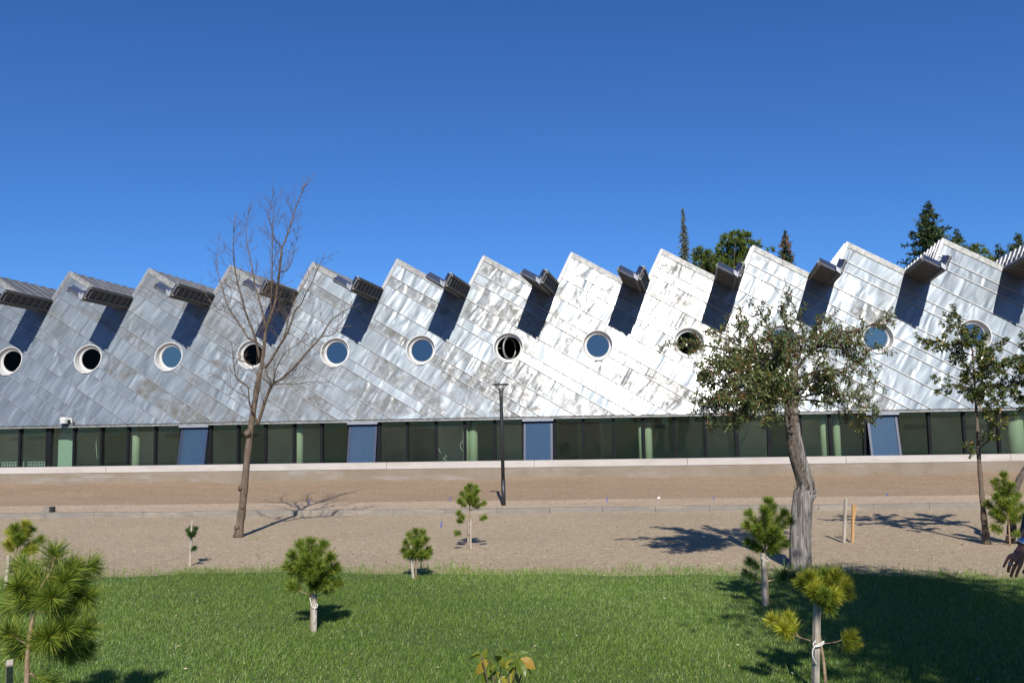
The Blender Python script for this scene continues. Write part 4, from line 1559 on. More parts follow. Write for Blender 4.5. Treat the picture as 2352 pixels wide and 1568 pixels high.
# ------------------------------------------------------------------ leafy trees
def leafy(lines, Y, root, leafmat, L, Wd, every, length, lvl, seed, per, r_main, woodmat='twig_red', updir=.2, jit=.0, limbmat='bark_grey', droop=.0):
    rnd = random.Random(seed)
    lm, tw, lv = MB(), MB(), MB()
    tips = []
    for pxs, deps, r0, dens in lines:
        ln = smooth_line(limb(pxs, Y, deps), 3)
        k = len(ln)
        lm.tube(ln, [max(.003, r0 * Y / F * (1 - .8 * i / (k - 1))) for i in range(k)], 8)
        t2 = []
        twigs(tw, ln, .0045, every / dens, length, lvl, rnd, updir, 0, .12, 5, t2)
        t2.append(ln[len(ln) // 2:])
        tips += t2
    for q in tips:
        tl = sum((b - a).length for a, b in zip(q, q[1:]))
        nl = max(2, int(per * tl + 1.5))
        for j in range(nl):
            t = min(.999, (.15 + .85 * (j + rnd.uniform(.2, .8)) / nl)) * (len(q) - 1)
            i = int(t)
            p = q[i].lerp(q[i + 1], t - i)
            d = (q[i + 1] - q[i]).normalized()
            o = V((rnd.gauss(0, 1), rnd.gauss(0, 1), rnd.gauss(0, .8)))
            o = (o - d * o.dot(d)).normalized()
            dd = (d * rnd.uniform(.1, .9) + o + V((0, 0, rnd.uniform(-.5, .3) - droop))).normalized()
            nr = (V((0, 0, 1)) + V((rnd.gauss(0, .6), rnd.gauss(0, .6), 0))).normalized()
            leaf(lv, p + dd * .006, dd, nr, L * rnd.uniform(.6, 1.15), Wd * rnd.uniform(.7, 1.15), 0, rnd.uniform(.1, .35))
    part(lm, 'limbs', M[limbmat], root, True)
    part(tw, 'twigs', M[woodmat], root, True)
    part(lv, 'leaves', M[leafmat], root)
    return len(lv.f)


YP = gy_(1838, 1306)
kk = YP / F
ap = empty('old_fruit_tree', tuple(gnd(1838, 1306)), 'old leafy fruit tree with a leaning half-bare split trunk at right', 'fruit tree')
m = MB()


def gnarled(pts, rs, n, seed, amp=.16, mi=0, tw_=1.3):
    """trunk tube with lobed, twisted section"""
    rr = random.Random(seed)
    ph = [rr.uniform(0, 6.28) for _ in range(6)]
    pts = [V(p) for p in pts]
    o = len(m.v)
    k = len(pts)
    for i, p in enumerate(pts):
        t = i / (k - 1)
        for j in range(n):
            a = 2 * math.pi * j / n
            tw = a + t * tw_
            r = rs[i] * (1 + amp * .5 * math.sin(2 * tw + ph[0]) + amp * .38 * math.sin(3 * tw + ph[1] + 2 * t) + amp * .3 * math.sin(7 * tw + ph[2]) + amp * .22 * math.sin(11 * tw + ph[3] + 3 * t))
            m.v.append(tuple(p + V((math.cos(a) * r, math.sin(a) * r, 0))))
    for i in range(k - 1):
        for j in range(n):
            a, b = o + i * n + j, o + i * n + (j + 1) % n
            m.f.append((a, b, b + n, a + n)); m.mi.append(mi)
    m.f.append(tuple(o + (k - 1) * n + j for j in range(n))); m.mi.append(mi)


up_line = smooth_line(limb([(1846, 1150), (1850, 1122), (1843, 1090), (1830, 1050), (1823, 1010), (1819, 970), (1818, 930), (1816, 885)], YP, [0, 0, .05]), 4)
n = len(up_line)
gnarled(up_line, [(20 - 5.0 * min(1, i / n * 2.2) + (3.0 if i > n * .85 else 0)) * kk for i in range(n)], 40, 4, .15)
part(m, 'trunk', M['bark_grey'], ap, True)
m = MB()
lo_line = smooth_line(limb([(1838, 1312), (1838, 1290), (1838, 1240), (1841, 1180), (1846, 1132), (1848, 1122)], YP, [0, 0, 0]), 5)
n = len(lo_line)
gnarled(lo_line, [(23.6 - 2.6 * (i / n) + (4.5 * max(0, 1 - i / 4) ** 2)) * kk for i in range(n)], 48, 9, .13, 0, .5)
rr_ = random.Random(77)
tz = lo_line[-1].z
m.v = [(x_, y_, z_ + (rr_.uniform(-.05, .05) + .05 * math.sin(5 * math.atan2(y_ - lo_line[-1].y, x_ - lo_line[-1].x)) if z_ > tz - .004 else 0)) for x_, y_, z_ in m.v]
part(m, 'bare_wood', M['bark_bare'], ap, True)
# pale stripped strip up the right side, knots and stub
m = MB()
stp = smooth_line(limb([(1860, 1135), (1857, 1095), (1844, 1050), (1835, 1010), (1830, 970)], YP, [-.045, -.055, -.05]), 4)
m.tube(stp, [.022 + .018 * math.sin(math.pi * min(1, .15 + .85 * i / len(stp))) for i in range(len(stp))], 10)
for (x, y, dx_, r_) in ((1866, 1128, 10, 8), (1868, 1140, 8, 6), (1832, 945, 5, 9)):
    p = at(x, y, YP - .03)
    m.tube([p - V((.05, 0, 0)), p, p + V((dx_ * kk, -.01, .01))], [r_ * kk * 1.1, r_ * kk, r_ * kk * .3], 8)
part(m, 'stripped_strip', M['bark_bare'], ap, True)
m = MB()
for pxs, deps, r0, r1 in (([(1814, 905), (1800, 885), (1785, 868)], [0, -.08, -.15], 12, 9), ([(1818, 900), (1824, 870), (1826, 845)], [0, .05, .1], 11, 7), ([(1812, 915), (1795, 905), (1770, 880), (1745, 870)], [0, .1, .3], 9, 5)):
    ln = smooth_line(limb(pxs, YP, deps), 3)
    m.tube(ln, [(r0 + (r1 - r0) * i / (len(ln) - 1)) * kk for i in range(len(ln))], 10)
part(m, 'stub', M['bark_grey'], ap, True)
al = [
    ([(1800, 888), (1770, 850), (1735, 830), (1690, 812), (1640, 798), (1590, 790), (1545, 790), (1515, 798)], [-.1, -.3, -.4], 3.6, .9),
    ([(1790, 870), (1760, 850), (1715, 850), (1680, 870), (1640, 880), (1610, 885)], [-.1, -.5, -.7], 3.4, 1.2),
    ([(1795, 905), (1750, 875), (1710, 885), (1670, 905), (1640, 930), (1615, 945)], [.1, .3, .5], 3.4, 1.2),
    ([(1800, 890), (1760, 900), (1720, 925), (1690, 950), (1670, 965)], [-.1, -.45, -.6], 2.6, 1.2),
    ([(1795, 905), (1770, 915), (1745, 940), (1730, 962)], [.1, .2, .3], 2.2, 1.1),
    ([(1800, 880), (1770, 830), (1740, 790), (1715, 755), (1690, 735)], [0, .2, .3], 3.2, 1.1),
    ([(1810, 880), (1790, 820), (1775, 770), (1752, 730), (1742, 705)], [0, -.3, -.4], 3.0, 1.1),
    ([(1790, 860), (1740, 820), (1690, 790), (1650, 770), (1620, 762)], [0, .4, .7], 3.0, 1.1),
    ([(1785, 860), (1730, 845), (1680, 840), (1630, 845), (1605, 862)], [0, -.2, -.8], 2.8, 1.2),
    ([(1780, 860), (1740, 845), (1700, 838), (1650, 815)], [0, .6, .9], 2.6, 1.2),
    ([(1822, 870), (1815, 820), (1808, 770), (1800, 735), (1790, 715)], [.05, .3, .5], 3.0, 1.1),
    ([(1824, 860), (1838, 815), (1850, 790), (1838, 740), (1822, 700), (1812, 682)], [.1, .0, -.1], 2.6, .8),
    ([(1824, 860), (1850, 820), (1880, 795), (1915, 775), (1955, 760), (2000, 745), (2045, 722)], [.1, -.2, -.3], 3.4, .9),
    ([(1860, 810), (1900, 790), (1950, 785), (1990, 795), (2020, 800)], [-.1, -.3, -.4], 2.4, 1.1),
    ([(1860, 808), (1880, 770), (1895, 740), (1905, 725)], [-.05, .1, .2], 2.0, .9),
    ([(1880, 795), (1930, 800), (1970, 830), (2000, 860), (2022, 885)], [-.1, .2, .3], 2.4, .8),
    ([(1824, 870), (1870, 855), (1920, 850), (1955, 840), (1990, 835)], [.1, -.4, -.5], 2.2, .9),
    ([(1824, 900), (1860, 880), (1900, 862), (1940, 855)], [.05, .3, .5], 2.2, 1.0),
    ([(1828, 915), (1870, 905), (1910, 900), (1950, 910), (1985, 925), (2010, 945)], [.0, -.3, -.4], 2.6, 1.1),
    ([(1828, 918), (1880, 920), (1925, 935), (1960, 950), (2005, 970)], [.0, -.1, -.1], 2.2, 1.0),
    ([(1826, 905), (1860, 880), (1885, 870), (1900, 850)], [0, -.3, -.5], 2.2, 1.0),
    ([(1815, 890), (1800, 850), (1790, 800), (1770, 780)], [0, -.5, -.7], 2.4, 1.2),
    ([(1810, 890), (1770, 870), (1720, 865), (1670, 850), (1640, 830)], [0, -.6, -1.0], 2.4, 1.2),
    ([(1810, 890), (1780, 890), (1740, 905), (1700, 900), (1650, 905)], [0, -.7, -1.0], 2.4, 1.2),
    ([(1800, 895), (1750, 895), (1690, 915), (1640, 905), (1605, 920)], [0, .3, .2], 2.2, 1.2),
    ([(1790, 900), (1740, 920), (1700, 940), (1650, 945), (1625, 960)], [0, -.2, -.3], 2.0, 1.2),
    ([(1800, 905), (1780, 925), (1765, 950), (1755, 968)], [0, -.4, -.5], 1.8, 1.1),
]
leafy(al, YP, ap, 'leaf', .048, .020, .046, .36, 1, 5, 62, 3, 'twig_red', .12)
m = MB()
for pxs in ([(1815, 730), (1812, 690), (1806, 660), (1800, 630), (1795, 585), (1785, 555)], [(1810, 690), (1790, 675), (1770, 650), (1745, 645)], [(1808, 680), (1830, 660), (1860, 640), (1890, 600)], [(1800, 740), (1795, 700), (1800, 660)]):
    ln = smooth_line(limb(pxs, YP, [.2, .1, .1]), 3)
    m.tube(ln, [.005 * (1 - .7 * i / len(ln)) for i in range(len(ln))], 5)
part(m, 'bare_shoots', M['twig'], ap, True)

YQ = gy_(2265, 1249)
kq = YQ / F
t3 = empty('slender_leafy_tree', tuple(gnd(2265, 1249)), 'slender leafy tree with round leaves and thin crooked trunk near the right edge', 'leafy tree')
m = MB()
ln = smooth_line(limb([(2267, 1250), (2264, 1225), (2259, 1180), (2254, 1120), (2249, 1060), (2246, 1000), (2243, 950), (2240, 900), (2236, 840), (2233, 800)], YQ, [0, 0, .05]), 4)
n = len(ln)
m.tube(ln, [(9.5 - 2.5 * min(1, i / n * 4) - 5.3 * i / n + .6 * math.sin(i * 1.9)) * kq for i in range(n)], 12)
part(m, 'trunk', M['bark_brown'], t3, True)
leafy([
    ([(2238, 870), (2215, 835), (2190, 810), (2165, 795), (2135, 785), (2108, 782)], [0, -.2, -.3], 2.4, 1.2),
    ([(2165, 795), (2175, 770), (2180, 745), (2180, 725)], [-.2, -.2, -.2], 1.6, 1.0),
    ([(2234, 815), (2230, 785), (2218, 760), (2200, 735), (2190, 712)], [0, -.1, -.1], 2.0, 1.3),
    ([(2233, 800), (2215, 780), (2205, 760)], [0, -.4, -.5], 1.8, 1.2),
    ([(2236, 830), (2255, 800), (2262, 775)], [0, .3, .3], 1.8, 1.3),
    ([(2238, 850), (2265, 825), (2290, 800), (2305, 780)], [0, .2, .3], 2.0, 1.2),
    ([(2240, 880), (2275, 850), (2310, 835), (2330, 830)], [0, -.3, -.3], 2.0, 1.3),
    ([(2240, 900), (2270, 885), (2300, 880), (2320, 890)], [0, .3, .4], 2.0, 1.3),
    ([(2241, 910), (2215, 888), (2180, 885), (2155, 900)], [0, -.2, -.2], 1.8, .9),
    ([(2180, 885), (2165, 872), (2142, 868)], [-.2, -.2, -.2], 1.2, .9),
    ([(2242, 930), (2270, 920), (2295, 910), (2310, 925)], [0, -.3, -.4], 1.8, 1.3),
    ([(2243, 950), (2262, 935), (2285, 945), (2300, 950)], [0, .2, .3], 1.8, 1.2),
    ([(2240, 880), (2255, 860), (2275, 830), (2285, 860)], [0, -.5, -.6], 1.8, 1.3),
    ([(2240, 900), (2225, 870), (2215, 850)], [0, .3, .4], 1.8, 1.2),
    ([(2240, 920), (2260, 900), (2280, 890)], [0, -.5, -.6], 1.8, 1.3),
    ([(2247, 1030), (2272, 1010), (2285, 985), (2310, 968), (2335, 950)], [0, -.3, -.4], 2.2, .8),
    ([(2247, 1035), (2230, 1028), (2218, 1020)], [0, -.1, -.1], 1.4, .8),
    ([(2275, 1005), (2270, 980), (2265, 960)], [-.2, -.3, -.3], 1.4, 1.0),
], YQ, t3, 'leaf_round', .050, .034, .055, .22, 1, 8, 75, 3, 'twig', .1)
YR = gy_(2322, 1247)
t4 = empty('edge_leafy_tree', tuple(gnd(2322, 1247)), 'dark leafy tree cut by the right edge of the picture with trunk leaning right', 'leafy tree')
m = MB()
ln = smooth_line(limb([(2320, 1250), (2324, 1210), (2328, 1160), (2336, 1115), (2350, 1085), (2368, 1060), (2385, 1010), (2392, 950), (2395, 880), (2392, 800)], YR, [0, 0, .1]), 4)
n = len(ln)
m.tube(ln, [(11 - 2.0 * min(1, i / n * 4) - 5 * i / n + .6 * math.sin(i * 1.9)) * YR / F for i in range(n)], 12)
part(m, 'trunk', M['bark_grey'], t4, True)
leafy([
    ([(2393, 880), (2370, 850), (2345, 830), (2325, 825)], [0, -.2, -.2], 2.2, 1.4),
    ([(2394, 900), (2365, 885), (2340, 880), (2322, 878)], [0, .2, .3], 2.2, 1.4),
    ([(2393, 850), (2375, 815), (2360, 790), (2350, 775)], [0, -.3, -.3], 2.2, 1.4),
    ([(2394, 930), (2365, 915), (2340, 905), (2328, 900)], [0, -.2, -.4], 2.0, 1.3),
    ([(2393, 860), (2420, 830), (2450, 810)], [0, .2, .3], 2.2, 1.2),
    ([(2393, 900), (2425, 880), (2460, 870)], [0, -.2, -.3], 2.2, 1.2),
    ([(2392, 820), (2395, 780), (2390, 750)], [0, .1, .1], 2.0, 1.2),
    ([(2394, 960), (2370, 945), (2345, 938)], [0, .1, .2], 1.8, 1.2),
    ([(2393, 870), (2360, 845), (2335, 850)], [0, .5, .6], 2.0, 1.4),
    ([(2393, 900), (2372, 860), (2355, 840)], [0, -.5, -.6], 2.0, 1.4),
], YR, t4, 'leaf_round', .050, .034, .055, .22, 1, 18, 80, 3, 'twig', .1)

# shrub at the bottom edge
YS = 4.55
sb = empty('broad_leaved_shoot', tuple(at(1152, 1600, YS))[:2] + (0,), 'young shrub with large yellowing leaves at the bottom edge of the picture', 'shrub')
m = MB()
rnd = random.Random(3)
b0 = V((at(1152, 1600, YS).x, YS, 0))
for pxs in ([(1105, 1500)], [(1125, 1515)], [(1188, 1512)], [(1205, 1520)], [(1150, 1530)], [(1170, 1545)], [(1135, 1550)]):
    t_ = at(*pxs[0], YS + rnd.uniform(-.1, .1))
    m.tube(smooth_line([b0, b0.lerp(t_, .55) + V((0, 0, .05)), t_], 4), [.006, .006, .005, .005, .005, .004, .004, .003, .003], 6)
part(m, 'stems', M['twig'], sb, True)
m = MB()
for (x, y, ex, ey, w) in [(1105, 1505, 1073, 1508, 17), (1108, 1508, 1090, 1500, 14), (1112, 1512, 1116, 1490, 10), (1120, 1515, 1096, 1530, 14), (1122, 1520, 1088, 1545, 15), (1130, 1514, 1122, 1538, 14), (1140, 1520, 1150, 1498, 12), (1142, 1525, 1118, 1550, 16), (1128, 1535, 1108, 1568, 15), (1132, 1538, 1122, 1572, 14), (1150, 1530, 1172, 1520, 13), (1152, 1530, 1178, 1535, 13), (1150, 1545, 1120, 1555, 14), (1160, 1510, 1150, 1535, 14), (1170, 1505, 1158, 1488, 11), (1168, 1508, 1190, 1498, 13), (1180, 1512, 1162, 1525, 13), (1186, 1512, 1205, 1545, 16), (1195, 1512, 1228, 1530, 19), (1190, 1505, 1208, 1496, 12), (1196, 1515, 1226, 1542, 10), (1180, 1530, 1172, 1565, 16), (1175, 1540, 1195, 1570, 18), (1160, 1550, 1150, 1580, 15), (1148, 1556, 1170, 1575, 14), (1165, 1535, 1190, 1525, 12), (1140, 1545, 1135, 1575, 13), (1180, 1520, 1200, 1510, 10)]:
    d0 = rnd.uniform(-.1, .1)
    a, b = at(x, y, YS + d0), at(ex, ey, YS + d0 + rnd.uniform(-.07, .03))
    nr = (V((0, -.5, 1)) + V((rnd.gauss(0, .5), rnd.gauss(0, .4), 0))).normalized()
    leaf6(m, a, b - a, nr, (b - a).length * 1.05, w * YS / F * 1.35, rnd.uniform(.1, .4))
part(m, 'leaves', M['leaf_yellow'], sb)

# ------------------------------------------------------------------ conifers behind the building
def spruce(name, label, x, ytop, Y, wid, hv, mat, droop=.35, seed=1, gap=8., cones=False, power=.9, size=.22, nb0=4, nb1=9, low=False):
    """conifer: tip at px (x, ytop); branches reach wid px sideways at hv px below the tip; gap px between whorls near the top"""
    r = random.Random(seed)
    px = Y / F
    top = at(x, ytop, Y)
    base = V((top.x, Y, 0))
    rt = empty(name, tuple(base), label, 'conifer', 'conifers behind the building')
    m = MB()
    m.tube([base, base.lerp(top, .5), base.lerp(top, .9), top + V((0, 0, .02))], [.22, .13, .03, .006], 8)
    part(m, 'trunk', M['bark_brown'], rt, True)
    lv, cn, br = MB(), MB(), MB()
    d = 2.
    Hpx = top.z / px
    while d < Hpx * .86:
        f = d / hv
        R = wid * px * (f ** power if f < 1 else 1 + .35 * (f - 1)) + .03
        z = top.z - d * px
        nb = int(nb0 + (nb1 - nb0) * min(1, f))
        far = 1. if f < 1.25 else .35
        for b in range(nb):
            a = r.uniform(0, 6.28)
            L = R * r.uniform(.55, 1.1)
            dr = droop * r.uniform(.6, 1.4)
            dv = V((math.cos(a), math.sin(a), 0))
            p0 = V((top.x, Y, z + r.uniform(-.5, .5) * gap * px))
            q = [p0, p0 + dv * L * .5 - V((0, 0, dr * L * .42)), p0 + dv * L - V((0, 0, dr * L * .62 - .12 * L * (droop < .8)))]
            br.tube(q, [.016, .01, .004], 4, 0, False)
            nc = max(2, int(L / (size * .42) * far))
            for c in range(nc):
                t = (c + r.uniform(.2, 1)) / nc
                p = q[0].lerp(q[1], t * 2) if t < .5 else q[1].lerp(q[2], t * 2 - 1)
                cw = size * (.45 + .55 * math.sin(math.pi * min(1, .3 + t * .6))) * min(1., .45 + L)
                for s_ in range(6):
                    o = V((r.gauss(0, 1), r.gauss(0, 1), r.gauss(0, .55) - droop * .8)).normalized()
                    dd = (dv * .8 + o).normalized()
                    leaf(lv, p + o * cw * .12, dd, V((r.gauss(0, 1), r.gauss(0, 1), 1)).normalized(), cw * r.uniform(.6, 1.2), cw * .30, 0, .1)
            if cones and .12 < f < 1.1 and r.random() < .6:
                for c in range(2):
                    cp = q[0].lerp(q[2], r.uniform(.4, 1.05)) - V((0, 0, .03))
                    cn.tube([cp, cp - V((0, 0, .05)), cp - V((0, 0, .13))], [.024, .040, .014], 5)
        d += gap * (.55 + .6 * min(1, f)) * (1 if f < 1.25 else 2.6)
    part(br, 'branches', M['bark_brown'], rt)
    part(lv, 'needles', M[mat], rt)
    if cones: part(cn, 'cones', M['cone'], rt)


spruce('spruce_tree', 'large dark spruce with drooping layered branches rising behind the second tooth from the right', 2131, 466, 46, 82, 135, 'spruce', .22, 3, 9., power=.85, size=.34, nb1=10)
spruce('spruce_tree', 'small narrow spruce hung with brown cones behind the roof right of centre', 1804, 530, 45, 24, 80, 'spruce', .12, 4, 5., True, power=.6, size=.17)
spruce('cedar_tree', 'thin weeping cedar top like a spire beside the round pine behind the roof', 1568, 478, 44, 15, 105, 'cedar', 1.5, 5, 4.5, power=.7, size=.18, nb0=3, nb1=7)
spruce('spruce_tree', 'dark spruce top just right of the large spruce behind the roof', 2198, 528, 47.5, 30, 60, 'spruce', .25, 6, 8., power=.8, size=.30)
spruce('spruce_tree', 'dark spruce at the far right edge behind the roof', 2338, 538, 47, 45, 70, 'spruce', .25, 7, 8., power=.8, size=.32)
spruce('spruce_tree', 'low dark spruce between the far right roof teeth', 2292, 562, 48.5, 40, 60, 'spruce', .25, 8, 8., power=.8, size=.30)


def clump_tree(name, label, blobs, Y, mat, seed, n, size, cat, trunk_px):
    r = random.Random(seed)
    base = at(*trunk_px, Y); base.z = 0
    rt = empty(name, tuple(base), label, cat, 'conifers behind the building' if cat == 'conifer' else None)
    top = at(blobs[0][0], blobs[0][1], Y)
    m = MB(); lv = MB()
    m.tube([base, base.lerp(top, .5) + V((.2, 0, 0)), base.lerp(top, .70), base.lerp(top, .80)], [.25, .14, .04, .01], 8)
    for (x, y, rp) in blobs:
        c = at(x, y, Y + r.uniform(-1.5, 1.5)); R = rp / F * Y
        m.tube([base.lerp(top, .55), c.lerp(base.lerp(top, .6), .3) - V((0, 0, .15)), c], [.03, .018, .006], 5)
        for k in range(int(n * (rp / 20) ** 2)):
            o = V((r.gauss(0, 1), r.gauss(0, 1), r.gauss(0, 1))).normalized()
            p = c + o * R * r.uniform(.45, 1.0) ** .6
            tuftd = (o + V((0, 0, .9))).normalized()
            for s in range(9):
                dd = (tuftd + V((r.gauss(0, .6), r.gauss(0, .6), r.gauss(0, .5)))).normalized()
                leaf(lv, p, dd, V((r.gauss(0, 1), r.gauss(0, 1), 1)).normalized(), size * r.uniform(.7, 1.2), size * .2, 0, .1)
    part(m, 'trunk', M['bark_brown'], rt, True)
    part(lv, 'needles' if cat == 'conifer' else 'leaves', M[mat], rt)


clump_tree('pine_tree', 'rounded tufty green pine behind the roof right of centre',
           [(1668, 552, 10), (1690, 545, 12), (1712, 545, 11), (1662, 575, 14), (1690, 570, 20), (1718, 568, 16), (1655, 600, 16), (1685, 600, 22), (1712, 595, 20), (1605, 582, 12), (1625, 590, 12), (1608, 605, 16), (1635, 610, 18), (1740, 565, 7), (1660, 620, 22), (1690, 625, 24), (1620, 630, 20), (1770, 578, 6)],
           45.5, 'pinefar', 12, 85, .28, 'conifer', (1680, 1000))
clump_tree('broad_tree', 'bright olive-green leafy crown peeping over the roof right of the large spruce',
           [(2242, 575, 16), (2225, 588, 16), (2258, 590, 16), (2235, 602, 18), (2262, 606, 16)], 46.5, 'pinefar', 13, 60, .24, 'tree', (2240, 1000))

# ------------------------------------------------------------------ trees just behind the viewer that shade the lawn at right
def shade_tree(x, y, hc, rx, ry, rz, seed, label):
    r = random.Random(seed)
    rt = empty('shade_tree', (x, y, 0), label, 'tree', 'trees shading the right of the lawn')
    m = MB(); lv = MB()
    base = V((x, y, 0))
    top = V((x, y, hc))
    m.tube(smooth_line([base, base.lerp(top, .5) + V((.1, 0, 0)), top], 4), [.13, .12, .11, .10, .09, .085, .08, .06, .05], 10)
    for k in range(26):
        o = V((r.gauss(0, 1), r.gauss(0, 1), r.gauss(0, 1))).normalized()
        c = V((x + o.x * rx * r.uniform(.4, 1), y + o.y * ry * r.uniform(.4, 1), hc + o.z * rz * r.uniform(.3, 1)))
        st = base.lerp(top, r.uniform(.6, 1))
        q = smooth_line([st, st.lerp(c, .5) + V((0, 0, .1)), c], 3)
        m.tube(q, [.035, .03, .026, .022, .018, .014, .01][:len(q)], 5)
        for j in range(260):
            p = c + V((r.gauss(0, .34), r.gauss(0, .34), r.gauss(0, .24)))
            leaf(lv, p, V((r.gauss(0, 1), r.gauss(0, 1), r.gauss(0, .6))).normalized(), V((r.gauss(0, .5), r.gauss(0, .5), 1)).normalized(), .11 * r.uniform(.7, 1.2), .06, 0, .2)
    part(m, 'trunk', M['bark_grey'], rt, True)
    part(lv, 'leaves', M['leaf'], rt)


shade_tree(3.45, 1.9, 4.4, .95, 1.1, .75, 31, 'tree beside the viewer whose crown shades the right front of the lawn')
shade_tree(3.95, 2.9, 4.75, .85, .75, .45, 34, 'small slim tree ahead of the viewer shading the far right of the lawn')
shade_tree(5.0, 1.5, 4.6, 1.5, 1.3, 1.0, 32, 'broader tree beyond the first shading the right edge of the lawn')
shade_tree(4.1, -.6, 5.2, 1.5, 1.2, .9, 33, 'tree behind the viewer shading the right side of the lawn')

# ------------------------------------------------------------------ person at the right edge (only the hand is in the picture)
YH_ = 4.75
wrist = at(2350, 1256, YH_)


def skin(name, joints, links, mat, root, lev=2, rootidx=0, loc=None):
    me = bpy.data.meshes.new(name)
    l = V((0, 0, 0)); q = root
    while q is not None: l += q.location; q = q.parent
    me.from_pydata([tuple(V(p) - l) for p, r in joints], links, [])
    o = bpy.data.objects.new(name, me)
    COL.objects.link(o)
    o.parent = root
    md = o.modifiers.new('skin', 'SKIN')
    md.use_smooth_shade = True
    sv = me.skin_vertices[0].data if me.skin_vertices else None
    if sv is None:
        bm = bmesh.new(); bm.from_mesh(me); bm.verts.layers.skin.verify(); bm.to_mesh(me); bm.free()
        sv = me.skin_vertices[0].data
    for i, (p, r) in enumerate(joints):
        sv[i].radius = r if isinstance(r, tuple) else (r, r)
        sv[i].use_root = (i == rootidx)
    s = o.modifiers.new('sub', 'SUBSURF'); s.levels = lev; s.render_levels = lev
    me.materials.append(M[mat])
    return o


bx, by = wrist.x + .40, YH_ + .02
pe = empty('person', (bx, by, 0), 'person at the right edge with a lowered hand wearing a ring and a wristwatch', 'person')
X = lambda dx_, dy_, z: V((bx + dx_, by + dy_, z))
# frame of the hand: hangs down to the lower left, back of the hand towards the viewer and the light
HD = (at(2306, 1326, YH_ - .02) - wrist).normalized()            # along the hand
HP = V((-.55, -.75, .35)); HP = (HP - HD * HP.dot(HD)).normalized()   # out of the back of the hand
HS = HD.cross(HP).normalized()                                   # across the knuckles
hp = lambda a, s, o: wrist + HD * a + HS * s + HP * o
joints = [
    (X(0, 0, .95), (.15, .11)), (X(0, 0, 1.12), (.145, .105)), (X(0, 0, 1.32), (.165, .11)), (X(0, 0, 1.46), (.10, .085)), (X(0, -.01, 1.53), .055), (X(0, -.03, 1.62), (.075, .09)), (X(0, -.03, 1.70), (.07, .085)),
    (X(-.19, 0, 1.43), .062), (X(-.29, .03, 1.17), .045), (wrist, (.030, .024)),
    (X(.19, 0, 1.43), .062), (X(.25, .03, 1.15), .045), (X(.25, -.05, .92), .030), (X(.25, -.07, .80), .035),
    (X(-.09, 0, .88), .088), (X(-.10, -.01, .50), .060), (X(-.10, .02, .10), .042), (X(-.11, -.13, .05), .035),
    (X(.09, 0, .88), .088), (X(.10, -.01, .50), .060), (X(.10, .02, .10), .042), (X(.11, -.13, .05), .035),
]
links = [(0, 1), (1, 2), (2, 3), (3, 4), (4, 5), (5, 6), (3, 7), (7, 8), (8, 9), (3, 10), (10, 11), (11, 12), (12, 13), (0, 14), (14, 15), (15, 16), (16, 17), (0, 18), (18, 19), (19, 20), (20, 21)]
n0 = len(joints)
joints += [(hp(.028, 0, .002), (.036, .020)), (hp(.055, 0, .004), (.040, .019))]
links += [(9, n0), (n0, n0 + 1)]
fing = [(-.033, .086, .036, .024, .020, .0092), (-.012, .094, .042, .027, .021, .0098), (.010, .090, .038, .026, .020, .0094), (.031, .080, .029, .020, .017, .0082)]
for k, (s_, a_, l1, l2, l3, r_) in enumerate(fing):
    b0_ = len(joints)
    cu = [.25, .34, .42, .12][k]
    d = HD; pos_ = hp(a_, s_, .004)
    joints.append((pos_, r_ * 1.18)); links.append((n0 + 1, b0_))
    ang = .15
    fan = HS * (s_ * .8)
    for q, l_ in enumerate((l1, l2, l3)):
        ang += cu
        dd = (HD * math.cos(ang) - HP * math.sin(ang) + fan).normalized()
        pos_ = pos_ + dd * l_
        joints.append((pos_, r_ * (1 - .09 * (q + 1)))); links.append((b0_ + q, b0_ + q + 1))
# thumb leaves the side of the palm near the wrist
b0_ = len(joints)
t0 = hp(.030, -.034, -.010)
joints += [(t0, .014), (t0 + HD * .030 - HS * .018 - HP * .018, .0125), (t0 + HD * .062 - HS * .022 - HP * .030, .0105), (t0 + HD * .086 - HS * .018 - HP * .036, .009)]
links += [(n0, b0_), (b0_, b0_ + 1), (b0_ + 1, b0_ + 2), (b0_ + 2, b0_ + 3)]
skin('body', joints, links, 'skin', pe, 2, 0)
# clothes
sh = [(X(0, 0, .90), (.18, .135)), (X(0, 0, 1.12), (.165, .125)), (X(0, 0, 1.32), (.185, .13)), (X(0, 0, 1.455), (.115, .10)),
      (X(-.19, 0, 1.435), .076), (X(-.29, .03, 1.17), .062), (X(-.345, .02, 1.04), .055), (X(.19, 0, 1.435), .076), (X(.25, .03, 1.15), .062), (X(.25, -.04, .96), .050)]
skin('shirt', sh, [(0, 1), (1, 2), (2, 3), (3, 4), (4, 5), (5, 6), (3, 7), (7, 8), (8, 9)], 'shirt', pe)
tr_ = [(X(0, 0, .94), (.165, .125)), (X(-.09, 0, .84), .102), (X(-.10, -.01, .50), .078), (X(-.10, .02, .09), .066), (X(.09, 0, .84), .102), (X(.10, -.01, .50), .078), (X(.10, .02, .09), .066)]
skin('trousers', tr_, [(0, 1), (1, 2), (2, 3), (0, 4), (4, 5), (5, 6)], 'trouser', pe)
for s_ in (-1, 1):
    skin('shoe', [(X(.105 * s_, .05, .05), (.045, .05)), (X(.108 * s_, -.06, .042), (.046, .04)), (X(.112 * s_, -.17, .035), (.040, .033))], [(0, 1), (1, 2)], 'shoe', pe)
skin('hair', [(X(0, .02, 1.66), (.075, .08)), (X(0, .005, 1.735), (.075, .085))], [(0, 1)], 'hair', pe)
m = MB()
hc_ = X(0, -.03, 1.645)
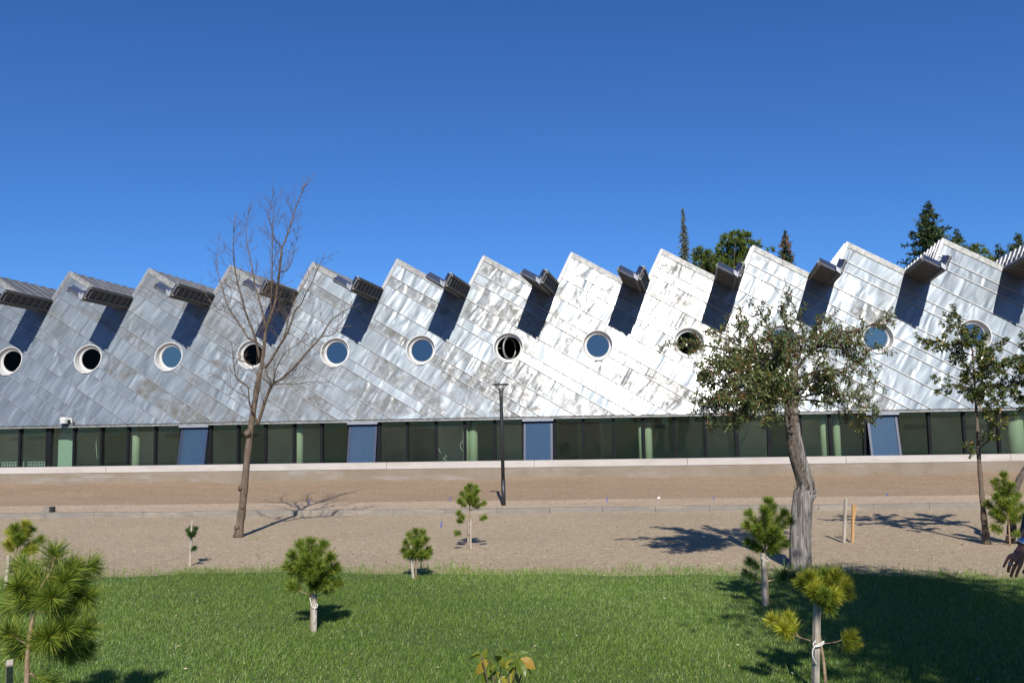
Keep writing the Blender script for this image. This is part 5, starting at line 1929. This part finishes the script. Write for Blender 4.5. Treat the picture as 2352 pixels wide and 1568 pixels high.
for s_ in (-1, 1):
    m.tube([hc_ + V((.032 * s_, -.078, .01)), hc_ + V((.032 * s_, -.088, .01))], [.013, .008], 8, 1)
    m.tube([hc_ + V((.076 * s_, .01, .02)), hc_ + V((.088 * s_, .015, .0)), hc_ + V((.080 * s_, .01, -.03))], [.010, .016, .008], 8)
m.tube([hc_ + V((0, -.082, .015)), hc_ + V((0, -.105, -.022)), hc_ + V((0, -.085, -.032))], [.008, .014, .008], 8)
m.tube([hc_ + V((-.022, -.078, -.058)), hc_ + V((0, -.085, -.056)), hc_ + V((.022, -.078, -.058))], [.004, .007, .004], 6, 2)
part(m, 'face', [M['skin'], M['black'], M['nail']], pe, True)
# watch and ring
wa = (wrist - X(-.29, .03, 1.17)).normalized()
m = MB()
N_ = 24
for k in range(N_):
    a0, a1 = 2 * math.pi * k / N_, 2 * math.pi * (k + 1) / N_
    ex, ey = wa.cross(HP).normalized(), HP
    c = wrist - wa * .022
    pts_ = []
    for a in (a0, a1):
        rd_ = ex * math.cos(a) * .037 + ey * math.sin(a) * .031
        for w_ in (-.010, .010):
            for t_ in (.97, 1.07):
                pts_.append(c + rd_ * t_ + wa * w_)
    m.box8([pts_[0], pts_[4], pts_[6], pts_[2], pts_[1], pts_[5], pts_[7], pts_[3]])
c = wrist - wa * .022 + HP * .033
m.tube([c - HP * .004, c + HP * .006, c + HP * .009], [.019, .019, .016], 20)
part(m, 'wristwatch', M['steel'], pe, True)
m = MB()
b_ = joints[n0 + 2 + 4 * 2]          # ring finger root
f1 = joints[n0 + 2 + 4 * 2 + 1]
ax = (f1[0] - b_[0]).normalized(); c = b_[0].lerp(f1[0], .55)
u = ax.orthogonal().normalized(); v = ax.cross(u)
N_ = 18
vs, fs = [], []
for k in range(N_):
    a = 2 * math.pi * k / N_
    d = u * math.cos(a) + v * math.sin(a)
    vs += [c + d * .0105 - ax * .003, c + d * .0120 - ax * .003, c + d * .0120 + ax * .003, c + d * .0105 + ax * .003]
for k in range(N_):
    o, p = k * 4, ((k + 1) % N_) * 4
    for j in range(4):
        fs.append((o + j, p + j, p + (j + 1) % 4, o + (j + 1) % 4))
m.add(vs, fs)
part(m, 'ring', M['steel'], pe, True)
